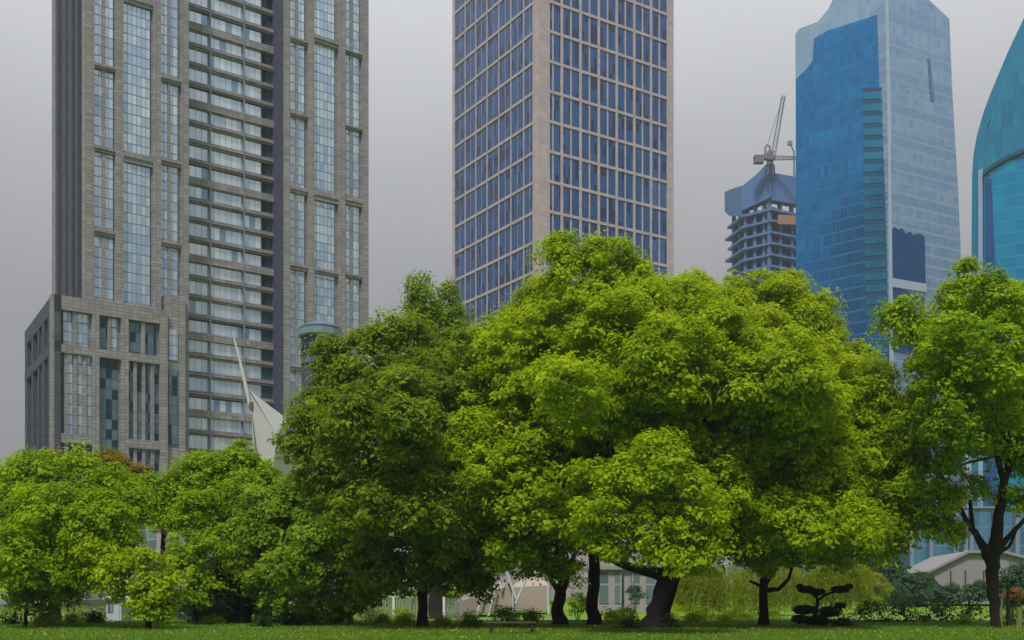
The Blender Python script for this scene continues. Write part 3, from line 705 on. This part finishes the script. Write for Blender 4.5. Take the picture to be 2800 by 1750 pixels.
tree('broadleaf_tree', 'bright yellow green low tree with trunk forking into many stems, centre', 50,
     [(1108, 1045, 60, -2), (1085, 1120, 40, -2), (1115, 1160, 64, -2), (1215, 1110, 84, -3), (1235, 1225, 86, -3), (1330, 1180, 92, -3), (1345, 1275, 66, -3), (1170, 1270, 55, -2), (1290, 1130, 70, -4), (1090, 1215, 45, -2), (1150, 995, 36, -2), (1400, 1140, 60, -3), (1260, 1320, 45, -2), (1120, 1020, 56, -6), (1160, 1100, 60, -7), (1110, 1200, 50, -6), (1220, 1180, 60, -7), (1200, 1290, 46, -6), (1300, 1200, 60, -7), (1250, 1060, 44, -6)], YG,
     [[(1322, 1476, 17), (1318, 1430, 14), (1325, 1395, 13), (1332, 1370, 11)], [(1322, 1400, 8), (1300, 1365, 5), (1285, 1330, 4)], [(1326, 1390, 8), (1322, 1350, 5), (1310, 1300, 4)], [(1330, 1390, 8), (1345, 1350, 6), (1360, 1300, 4)]], basev=1710)
tree('broadleaf_tree', 'bright low spreading tree with a side bough, in front of the willows', 51.5,
     [(1770, 1190, 70, -2), (1850, 1165, 84, -3), (1950, 1180, 86, -3), (2055, 1195, 70, -2), (1755, 1270, 52, -2), (1860, 1265, 76, -3), (1965, 1270, 68, -3), (2060, 1275, 56, -2), (2115, 1240, 30, -2), (1800, 1330, 24, -1), (2100, 1150, 50), (2120, 1060, 42), (1720, 1240, 45, -1), (2000, 1110, 60, -3), (1900, 1240, 60, -6), (2000, 1230, 60, -6), (1820, 1230, 50, -6), (1940, 1130, 50, -5)], YG,
     [[(1804, 1468, 11), (1803, 1420, 10), (1806, 1370, 10), (1808, 1340, 9)], [(1806, 1395, 7), (1840, 1392, 5), (1865, 1365, 4), (1872, 1330, 3)], [(1805, 1390, 5), (1785, 1378, 3.5), (1770, 1372, 2.5)], [(1808, 1385, 5), (1822, 1350, 4), (1830, 1320, 3)]], basev=1712)
# --- right edge
tree('broadleaf_tree', 'tall open crowned tree with dark forking trunk at the right edge', 48,
     [(2295, 745, 76), (2240, 800, 52), (2218, 865, 56), (2180, 905, 30), (2190, 990, 56), (2290, 880, 90), (2400, 790, 92), (2415, 940, 95), (2200, 1095, 62), (2275, 1030, 58), (2405, 1080, 34), (2225, 1190, 36), (2305, 1160, 24), (2170, 1050, 36), (2520, 900, 150), (2490, 1090, 90), (2160, 1150, 32), (2290, 685, 40), (2385, 700, 36), (2125, 745, 12), (2145, 765, 16), (2190, 1235, 22), (2250, 1250, 18), (2420, 1180, 28), (2230, 940, 60, -3), (2340, 960, 60, -3), (2350, 860, 70, -4), (2260, 800, 60, -4), (2250, 1010, 50, -3), (2215, 830, 36, -2), (2330, 720, 50, -2), (2410, 730, 50)], MG,
     [[(2352, 1484, 9), (2348, 1420, 13), (2345, 1350, 15), (2346, 1305, 17), (2356, 1240, 12), (2370, 1150, 10), (2392, 1060, 8)], [(2335, 1320, 12), (2312, 1270, 8), (2280, 1225, 6), (2240, 1150, 4), (2205, 1090, 3)], [(2358, 1300, 9), (2385, 1265, 6), (2419, 1230, 5), (2460, 1180, 4)], [(2340, 1330, 9), (2318, 1290, 6), (2300, 1255, 5), (2290, 1180, 4)], [(2362, 1305, 5), (2385, 1290, 4), (2400, 1255, 3)], [(2372, 1140, 8), (2340, 1020, 5), (2300, 880, 4)], [(2390, 1060, 7), (2400, 900, 5), (2398, 790, 3)]], basev=1718, core=.05, sparse=.72)
# --- left centre
tree('broadleaf_tree', 'dark olive round crowned tree on a straight black trunk, left of centre', 50,
     [(795, 905, 62), (755, 930, 26), (880, 865, 80), (780, 1010, 82), (748, 1035, 40), (900, 1000, 100), (760, 1100, 58), (1000, 940, 95), (1060, 865, 66), (1100, 940, 66), (870, 1130, 92), (980, 1120, 100), (1000, 1250, 100), (900, 1250, 80), (1090, 1330, 58), (980, 1335, 60), (905, 790, 34), (960, 775, 24), (858, 805, 26), (780, 835, 24), (850, 1040, 70, -4), (930, 900, 60, -4), (960, 1060, 60, -4.5), (1060, 1240, 70, -3), (1060, 1050, 60), (704, 1045, 15), (890, 1340, 60), (1130, 1368, 24), (1120, 1270, 50), (930, 1358, 38), (1050, 1352, 38), (1120, 1330, 40), (860, 1200, 60, -4), (1010, 1180, 60, -5), (840, 960, 50, -5), (960, 990, 50, -6), (1150, 930, 40)], OL,
     [[(998, 1482, 12), (999, 1420, 11.5), (1001, 1350, 11.5), (1003, 1280, 10), (1000, 1150, 8)], [(1002, 1290, 6), (960, 1240, 4), (900, 1180, 3)]], leaf=.092, basev=1716, sparse=.85, core=.2)
tree('conifer_tree', 'feathery grey green pointed treetops rising behind the olive tree', 66,
     [(992, 710, 15), (1000, 745, 24), (986, 668, 9), (988, 690, 12), (1050, 735, 18), (1054, 700, 12), (1056, 685, 7), (1060, 765, 24), (1000, 800, 40), (1070, 810, 36), (1030, 860, 60), (1150, 785, 24), (1175, 765, 10), (1120, 830, 40), (975, 735, 10), (1020, 720, 9), (990, 780, 36), (960, 800, 26), (1045, 790, 34), (1095, 790, 30), (1010, 760, 22), (1030, 750, 14), (1075, 740, 12), (1140, 860, 40), (960, 850, 50)], OL2,
     [[(1030, 1460, 12), (1030, 1100, 10), (1010, 800, 3)]], leaf=.08, rc=.42, dens=2.5, nl=75, flat=1.3, core=.45)
tree('broadleaf_tree', 'pale olive bushy tree low between the dark olive tree and left group', 52,
     [(645, 1215, 50), (720, 1195, 48), (795, 1225, 54), (640, 1305, 56), (740, 1305, 72), (835, 1315, 60), (700, 1385, 52), (800, 1395, 52), (690, 1250, 60), (860, 1270, 44), (600, 1240, 24), (770, 1170, 24), (620, 1360, 36), (760, 1250, 50, -4), (680, 1330, 50, -4), (860, 1400, 40), (740, 1420, 36), (650, 1410, 34), (610, 1180, 26), (680, 1165, 26)], OL2,
     [[(828, 1474, 7), (828, 1430, 7), (822, 1390, 6), (790, 1300, 5)]], bark='bark_pale', leaf=.10, basev=1708)
# --- left group
tree('broadleaf_tree', 'bright green round tree in front of the sail monument', 60,
     [(480, 1115, 42), (440, 1125, 24), (560, 1112, 44), (622, 1118, 32), (520, 1185, 54), (600, 1185, 48), (455, 1160, 36), (650, 1150, 22), (555, 1075, 18), (590, 1085, 16), (500, 1240, 44), (480, 1090, 26), (585, 1160, 36, -3), (470, 1190, 34, -3)], MG, [[(545, 1465, 8), (548, 1350, 7), (540, 1220, 6)]])
tree('broadleaf_tree', 'wide dense green tree at the far left edge', 53,
     [(60, 1155, 66), (5, 1150, 60), (150, 1145, 60), (235, 1160, 56), (290, 1195, 42), (40, 1265, 80), (160, 1255, 82), (275, 1255, 56), (90, 1345, 55), (190, 1335, 50), (-70, 1200, 90), (-40, 1340, 70), (110, 1200, 60, -4), (220, 1215, 50, -4), (255, 1320, 42), (15, 1330, 44, -4), (100, 1100, 24), (190, 1100, 22), (40, 1095, 20), (140, 1330, 60, -4), (60, 1320, 60, -5), (225, 1270, 50, -5), (270, 1235, 42, -5)], MG,
     [[(130, 1468, 12), (128, 1400, 11), (140, 1330, 10), (140, 1250, 8)], [(132, 1380, 6), (180, 1330, 5), (230, 1280, 4)]])
tree('broadleaf_tree', 'green tree right behind the wide left edge tree', 60,
     [(370, 1180, 46), (420, 1205, 42), (345, 1215, 26), (330, 1160, 28), (445, 1170, 22), (415, 1150, 24)], MG, [[(385, 1462, 7), (386, 1350, 6), (385, 1230, 5)]])
tree('broadleaf_tree', 'low bright yellowish tree drooping to the lawn at lower left', 46,
     [(300, 1350, 42), (262, 1330, 28), (350, 1365, 40), (380, 1405, 32), (335, 1415, 36), (385, 1440, 20), (320, 1320, 24), (240, 1300, 24), (365, 1330, 20), (280, 1390, 24), (395, 1370, 28), (330, 1390, 34), (250, 1360, 26), (375, 1440, 26)], YG, [[(352, 1474, 6), (350, 1440, 5), (340, 1390, 5)]], rc=.5, nl=90, basev=1722)
tree('broadleaf_tree', 'small mid green tree above the glass kiosk', 53,
     [(440, 1295, 40), (458, 1345, 38), (420, 1330, 26), (470, 1390, 28), (480, 1280, 20)], MG, [[(462, 1470, 6), (460, 1420, 5), (452, 1350, 4)]], rc=.5, nl=90)
tree('broadleaf_tree', 'rusty orange tinged treetop peeping over the left trees', 72,
     [(255, 1098, 24), (290, 1100, 22), (325, 1120, 16), (240, 1090, 14), (350, 1130, 12), (285, 1140, 40), (120, 1090, 12)], RU, [[(285, 1440, 7), (285, 1300, 6), (285, 1150, 5)]])
tree('broadleaf_tree', 'small sunlit green tree beside the pale olive tree', 55,
     [(560, 1300, 36), (600, 1270, 30), (540, 1260, 26), (585, 1340, 30), (610, 1320, 24)], MG, [[(572, 1465, 5), (572, 1400, 4), (570, 1320, 4)]], rc=.5, nl=90)
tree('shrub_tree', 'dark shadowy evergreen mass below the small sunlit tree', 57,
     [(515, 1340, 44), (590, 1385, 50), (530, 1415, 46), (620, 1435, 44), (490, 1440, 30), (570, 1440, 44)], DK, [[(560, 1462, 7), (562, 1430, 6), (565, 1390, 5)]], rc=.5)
tree('broadleaf_tree', 'light leafed sapling hanging low at the bottom left corner', 50,
     [(70, 1400, 36), (125, 1415, 30), (20, 1390, 30), (160, 1395, 22), (95, 1440, 20)], OL2, [[(60, 1475, 4), (62, 1440, 4), (66, 1410, 3)]], rc=.45, nl=70, sparse=.7)

# --- willows
def willow(label, Y, lobes, base, mat=WI, k=D):
    root = empty('willow_tree', (P(base * k, H, Y)[0], Y, 0), label, 'tree', 'willows behind the right trees')
    cc = []; nn = []; tt = []
    for (x, y, r) in lobes:
        cx, _, cz = P(x * k, y * k, Y); R = r * k / F * Y
        n = int(230 * R); d = nrm(RNG.normal(size=(n, 3))); p = np.array((cx, Y, cz)) + d * R * np.array((1, 1, .7))
        for q in p:
            L = (q[2] - .3) * (.55 + .45 * RNG.random()); m = max(4, int(L / .09)); s = np.linspace(0, 1, m)
            a = RNG.uniform(0, 6.3); sw = .25 * np.sin(s * 3 + a)
            cc.append(np.stack([q[0] + sw * math.cos(a), q[1] + sw * math.sin(a), q[2] - s * L], 1) + RNG.normal(0, .05, (m, 3)))
            nn.append(nrm(RNG.normal(size=(m, 3)) + np.array((d[0][0], -.6, .1)))); tt.append(np.full(m, RNG.normal(.5, .25)) + RNG.normal(0, .1, m))
    c = np.concatenate(cc); n = np.concatenate(nn); t = np.concatenate(tt)
    tg = RNG.normal(size=c.shape) * .35 + np.array((0, 0, -1.))
    leaf_mesh('crown', c, n, .10 * (.7 + .6 * RNG.random(len(c))), t, mat, root, .28, tg)
    b = MB(); x = P(base * k, H, Y)[0]; top = P(0, lobes[0][1] * k, Y)[2]
    b.tube([(x, Y, -.1), (x + .1, Y, top * .4), (x - .1, Y, top)], [.28, .2, .08], 10); b.build('trunk', M['bark'], root)
willow('yellow green willow curtain left of the small forked tree', 72, [(1650, 1345, 45), (1720, 1360, 40), (1600, 1370, 25)], 1660)
willow('yellow green willow curtain behind the small forked tree', 76, [(1780, 1365, 42), (1845, 1350, 38)], 1800)
willow('pale willow curtain right of the clipped pine', 80, [(1960, 1330, 42), (2020, 1345, 34), (1905, 1350, 30)], 1965)

# --- clipped pine
def pine():
    Y = 52; k = D; root = empty('clipped_pine', (P(1930 * k, H, Y)[0], Y, 0), 'small black cloud pruned pine with spreading arms in front of the willows', 'tree')
    pads = [(1905, 1392, 24, .22), (1935, 1398, 18, .25), (1985, 1392, 26, .22), (2005, 1385, 12, .2), (1890, 1385, 10, .25), (1900, 1440, 32, .3), (1960, 1445, 36, .3), (1930, 1465, 40, .3), (1985, 1430, 16, .25), (1890, 1462, 26, .3)]
    C = []; Nn = []
    for (x, y, r, fl) in pads:
        cx, _, cz = P(x * k, y * k, Y); R = r * .86 * k / F * Y; n = int(2200 * R); d = nrm(RNG.normal(size=(n, 3))) * RNG.random((n, 1)) ** .35
        C.append(np.array((cx, Y, cz)) + d * np.array((R, R, R * fl + .08))); Nn.append(nrm(d + np.array((0, 0, .5)) + RNG.normal(size=(n, 3)) * .4))
    C = np.concatenate(C); Nn = np.concatenate(Nn); ok = C[:, 2] > .02; C = C[ok]; Nn = Nn[ok]
    leaf_mesh('crown', C, Nn, np.full(len(C), .06), RNG.random(len(C)), leafmat('pine_needle', (.006, .016, .006), (.018, .04, .014), .1), root)
    b = MB(); q = lambda x, y: P(x * k, y * k, Y)
    b.tube([q(1928, 1480), q(1925, 1450), q(1932, 1425), q(1928, 1400)], [.14, .11, .09, .06], 9)
    b.tube([q(1930, 1420), q(1950, 1405), q(1985, 1394), q(2008, 1384)], [.07, .06, .05, .03], 7); b.tube([q(1930, 1410), q(1910, 1398), q(1885, 1385)], [.06, .05, .03], 7)
    b.build('trunk', M['bark'], root)
pine()

# --- shrubs and undergrowth
def shrub(label, x, y, r, Y, mat, group='shrubs along the lawn edge', n=None, leaf=.07, wide=1.0):
    root = empty('shrub', (P(x * D, H, Y)[0], Y, 0), label, 'shrub', group); cx, _, cz = P(x * D, y * D, Y); R = r * D / F * Y
    L = [(cx + R * wide * a, Y + RNG.normal(0, .1), max(cz + b * R, .1), R * s) for a, b, s in ((0, .1, .75), (-.55, -.2, .55), (.55, -.15, .55), (.2, .35, .4), (-.25, .3, .42))]
    c, nn, t = crown_points(L, 5, .26, 42, .8); ok = c[:, 2] > .02
    leaf_mesh('foliage', c[ok], nn[ok], leaf * (.6 + .8 * RNG.random(ok.sum())), t[ok], mat, root)
    b = MB()
    for i in range(4): a = i * 1.6; b.tube([(cx + .05 * math.cos(a), Y + .05 * math.sin(a), -.05), (cx + R * .4 * math.cos(a), Y + R * .4 * math.sin(a), max(cz, .25))], [.03, .012], 5)
    b.build('stem', M['bark'], root)
for a in [
    ('bright yellow green shrub right of the straight dark trunk', 1440, 1458, 24, 56, YG), ('yellow green shrub between straight trunk and leaning trunk', 1480, 1450, 22, 60, YG2),
    ('tall green shrub between forked trunk and straight trunk', 1365, 1425, 30, 62, MG), ('dark bush at the left foot of the leaning trunk', 1490, 1476, 18, 48, DK), ('dark bush against the right foot of the leaning trunk', 1575, 1474, 17, 48.5, DK),
    ('olive bush behind the bench', 1195, 1458, 26, 50, OL2), ('small pale shrub right of the bench', 1255, 1462, 18, 52, OL2), ('low green plant left of the bench', 1110, 1468, 18, 52, MG),
    ('low yellow green plant right of the black olive trunk', 1045, 1470, 16, 52, YG), ('low yellow green plant left of the black olive trunk', 955, 1468, 16, 54, YG), ('low bush under the olive crown near the fence', 905, 1466, 18, 56, MG),
    ('yellow willowy bush in front of the slatted fence end', 870, 1440, 24, 60, WI), ('low yellow bush beneath the pale olive tree', 770, 1462, 22, 54, OL2), ('dark low bush beneath the pale olive tree', 690, 1466, 20, 52, DK),
    ('dark bush at the foot of the shadowy evergreen', 620, 1472, 22, 50, DK), ('green bush beside the glass kiosk', 505, 1470, 16, 54, MG), ('dark green bush between booth and drooping tree', 225, 1462, 20, 56, DK),
    ('green bush left of the pale booth', 175, 1468, 20, 54, MG), ('dark bush at the bottom left corner', 25, 1462, 22, 54, DK), ('green bush beneath the light sapling', 100, 1470, 18, 52, MG),
    ('yellow bush right of the leaning trunk foot', 1640, 1462, 20, 58, YG2), ('yellow green bush left of the small forked trunk', 1720, 1462, 22, 60, YG2), ('round pale green bush right of the pale willow', 2070, 1385, 34, 95, WI),
    ('brownish round bush above the dark hedge', 2060, 1425, 26, 85, OL2), ('grey green bush right of the brownish bush', 2115, 1400, 30, 110, BG), ('small dark bush standing on the far lawn', 2215, 1435, 12, 85, DK),
    ('dark flowering bush beside the far lawn', 2135, 1425, 16, 90, DK), ('pale green bush right of the dark post', 2400, 1455, 26, 54, WI), ('low dark bush in front of the clipped pine', 1990, 1474, 14, 51, DK),
    ('low green shrub left of rightmost trunk', 2280, 1472, 14, 54, OL2), ('bluish shrub right of the leaning trunk against pink building', 1500, 1400, 20, 85, BG)]:
    shrub(*a)
shrub('orange leaved bush behind the dark post at right', 2391, 1404, 11, 60, leafmat('leaf_orange', (.15, .07, .02), (.27, .13, .05)), 'shrubs along the lawn edge')
def hedge(label, x0, x1, ytop, Y, mat, dep=1.2):
    root = empty('hedge', (P((x0 + x1) / 2 * D, H, Y)[0], Y, 0), label, 'hedge'); X0, X1, zt = P(x0 * D, H, Y)[0], P(x1 * D, H, Y)[0], P(0, ytop * D, Y)[2]
    n = int((X1 - X0) * 2.2); L = [(X0 + (X1 - X0) * i / n, Y + RNG.normal(0, .12), z + RNG.normal(0, .06), .55 * (.8 + .4 * RNG.random())) for i in range(n) for z in (zt * .25, zt * .68)]
    c, nn, t = crown_points(L, 2.5, .3, 46, .8); ok = c[:, 2] > .02; leaf_mesh('foliage', c[ok], nn[ok], .07 * (.6 + .8 * RNG.random(ok.sum())), t[ok], mat, root)
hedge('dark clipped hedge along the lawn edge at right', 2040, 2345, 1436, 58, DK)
hedge('low bright green hedge beyond the lawn at far left', -20, 240, 1452, 60, YG)
hedge('low green hedge under the olive trees, left of centre', 640, 1010, 1452, 60, YG)
hedge('low yellowish hedge in front of the willows', 1590, 1860, 1447, 66, YG2)
for lab, Y, lb, mt in [('distant bluish round tree left of the angular hall', 135, [(2075, 1345, 34), (2110, 1325, 24), (2050, 1370, 26), (2090, 1385, 34)], BG), ('distant green tree just left of the hall corner', 120, [(2150, 1372, 28), (2175, 1385, 26), (2130, 1395, 26)], BG),
                       ('distant low tree under the hall corner', 112, [(2215, 1398, 14), (2250, 1394, 12), (2235, 1405, 16)], BG), ('distant low tree right of the hall corner', 114, [(2290, 1395, 14), (2315, 1390, 16), (2335, 1398, 14)], BG),
                       ('distant green tree behind the dark post', 100, [(2400, 1360, 26), (2440, 1365, 30), (2385, 1385, 18)], BG), ('tall distant bluish tree seen under the big dome', 110, [(1480, 1360, 24), (1500, 1375, 20), (1465, 1385, 22)], BG),
                       ('distant green tree behind the left trees', 88, [(610, 1400, 26), (580, 1380, 26), (640, 1390, 24)], MG), ('distant tree behind the slatted fence', 84, [(1120, 1395, 26), (1080, 1400, 24), (1020, 1390, 30)], OL),
                       ('distant green tree behind the bench', 95, [(1255, 1400, 22), (1230, 1405, 18)], OL2)]:
    x = lb[0][0]; tree('distant_tree', lab, Y, lb + [(q[0], min(1404, q[1] + q[2] * 1.1), q[2] * .9) for q in lb], mt, [[(x, H / D + 40, 2.5), (x, lb[0][1] + 30, 2), (x, lb[0][1], 1.5)]], leaf=.16, rc=.7, nl=60, dens=1.0, group='distant trees across the park')

# ================================================================== 8. ground
def grassmat():
    t = NT('lawn'); g = t.n('ShaderNodeTexCoord').outputs['Object']
    a = t.noise(g, .35, 4); b = t.noise(g, 9, 5)
    c = t.mix(a, (.08, .18, .01), (.21, .35, .03)); c = t.mix(t.math('MULTIPLY', b, .4), c, (.04, .09, .008))
    e_ = t.ramp(t.noise(g, .22, 6, .65), .53, .62); c = t.mix(t.math('MULTIPLY', e_, .6), c, (.10, .085, .04)); s = bsdf(t, c, .9, 0, .1); bp = t.n('ShaderNodeBump'); bp.inputs['Distance'].default_value = .05; t.l(b, bp.inputs['Height']); t.l(bp.outputs[0], s.inputs['Normal'])
    t.l(s.outputs[0], t.out.inputs[0]); return t.m
b = MB(); b.add([(-3000, -600, 0), (3000, -600, 0), (3000, 4000, 0), (-3000, 4000, 0)], [(0, 1, 2, 3)])
tag(b.build('ground', grassmat()), 'mown green park lawn', kind='structure')
b = MB(); b.add([(-60, 63, .004), (70, 66, .004), (70, 68, .004), (-60, 65, .004)], [(0, 1, 2, 3)])
tag(b.build('path', plain('path_stone', (.2, .2, .18), .9)), kind='structure')
N = 150000
gx = RNG.uniform(-26, 26, N); gyv = 35 + 27 * RNG.random(N) ** 1.4
cc = np.stack([gx, gyv, np.zeros(N)], 1); hh = .028 + .04 * RNG.random(N)
cc[:, 2] = hh * .9; nn = nrm(RNG.normal(size=(N, 3)) * np.array((1, 1, .2)) + np.array((0, -.3, .3))); tg = RNG.normal(size=(N, 3)) * .35 + np.array((0, 0, 1.))
pr = bpy.data.objects.new('tmp', None)
go = leaf_mesh('grass', cc, nn, hh, RNG.random(N), leafmat('grass_blade', (.06, .13, .01), (.17, .28, .03), .3), pr, .22, tg); go.parent = None
bpy.data.objects.remove(pr); tag(go, 'short lawn grass', 'grass', kind='stuff')

N2 = 1300
lx = RNG.uniform(-24, 24, N2); ly = 37 + 20 * RNG.random(N2)
lc = np.stack([lx, ly, .05 + .03 * RNG.random(N2)], 1); ln = nrm(RNG.normal(size=(N2, 3)) * .5 + np.array((0, -.4, .8)))
pr = bpy.data.objects.new('tmp', None)
lo = leaf_mesh('fallen_leaves', lc, ln, .035 + .03 * RNG.random(N2), RNG.random(N2), leafmat('fallen_leaf', (.14, .12, .02), (.34, .36, .08), .2), pr, .6); lo.parent = None
bpy.data.objects.remove(pr); tag(lo, 'small fallen yellow leaves scattered over the lawn', 'leaves', kind='stuff')

# ================================================================== 9. light, sky, haze, camera
SUN_EL, SUN_AZ = math.radians(57), math.radians(196)     # azimuth clockwise from +Y
sd = bpy.data.lights.new('sun', 'SUN'); sd.energy = 3.7; sd.angle = math.radians(9); sd.color = (1, .97, .93)
so = bpy.data.objects.new('sun', sd); COL.objects.link(so)
dirv = (math.sin(SUN_AZ) * math.cos(SUN_EL), math.cos(SUN_AZ) * math.cos(SUN_EL), math.sin(SUN_EL))
from mathutils import Vector
so.rotation_euler = Vector(dirv).to_track_quat('Z', 'Y').to_euler(); so.location = (20, -30, 80)

W = bpy.data.worlds.new('World'); S.world = W; W.use_nodes = True; nt = W.node_tree; nt.nodes.clear()
out = nt.nodes.new('ShaderNodeOutputWorld'); sky = nt.nodes.new('ShaderNodeTexSky'); sky.sky_type = 'NISHITA'; sky.sun_disc = False
sky.sun_elevation = SUN_EL; sky.sun_rotation = SUN_AZ
b1 = nt.nodes.new('ShaderNodeBackground'); b1.inputs[1].default_value = .08; nt.links.new(sky.outputs[0], b1.inputs[0])
tc = nt.nodes.new('ShaderNodeTexCoord'); sx = nt.nodes.new('ShaderNodeSeparateXYZ'); nt.links.new(tc.outputs['Generated'], sx.inputs[0])
rp = nt.nodes.new('ShaderNodeValToRGB'); nt.links.new(sx.outputs[2], rp.inputs[0])
e = rp.color_ramp.elements; e[0].position = 0; e[0].color = (.275, .272, .272, 1); e[1].position = 1; e[1].color = (.95, .96, 1, 1)
for p_, c_ in [(.12, (.285, .283, .285)), (.24, (.34, .34, .345)), (.36, (.49, .495, .51)), (.47, (.72, .73, .75))]:
    x = rp.color_ramp.elements.new(p_); x.color = c_ + (1,)
nz = nt.nodes.new('ShaderNodeTexNoise'); nz.inputs['Scale'].default_value = 2.2; nz.inputs['Detail'].default_value = 4; nt.links.new(tc.outputs['Generated'], nz.inputs['Vector'])
mr = nt.nodes.new('ShaderNodeMapRange'); mr.inputs['To Min'].default_value = .86; mr.inputs['To Max'].default_value = 1.14; nt.links.new(nz.outputs['Fac'], mr.inputs['Value'])
b2 = nt.nodes.new('ShaderNodeBackground'); nt.links.new(rp.outputs[0], b2.inputs[0]); nt.links.new(mr.outputs[0], b2.inputs[1])
mx = nt.nodes.new('ShaderNodeMixShader'); mx.inputs[0].default_value = .92; nt.links.new(b1.outputs[0], mx.inputs[1]); nt.links.new(b2.outputs[0], mx.inputs[2]); nt.links.new(mx.outputs[0], out.inputs[0])

HAZE = 0.00022
if HAZE:
    b = MB(); b.box(-520, 620, -30, 620, -1, 330)
    t = NT('haze_air'); v = t.n('ShaderNodeVolumePrincipled'); v.inputs['Color'].default_value = (.82, .86, .93, 1); v.inputs['Density'].default_value = HAZE; v.inputs['Anisotropy'].default_value = .2
    t.l(v.outputs[0], t.out.inputs['Volume']); tag(b.build('haze', t.m), 'thin pale haze over the city', 'haze', kind='stuff')

cd = bpy.data.cameras.new('camera'); cam = bpy.data.objects.new('camera', cd); COL.objects.link(cam); S.camera = cam
cam.location = (0, 0, CZ); cam.rotation_euler = (math.radians(90), 0, 0); cd.sensor_width = 36; cd.lens = F / 2800 * 36
cd.shift_y = (H - 875) / 2800; cd.clip_end = 8000; cd.clip_start = .1
S.view_settings.view_transform = 'Standard'; S.view_settings.look = 'None'; S.view_settings.exposure = 0; S.view_settings.gamma = 1
S.render.engine = 'CYCLES'; S.cycles.max_bounces = 6; S.cycles.volume_bounces = 0
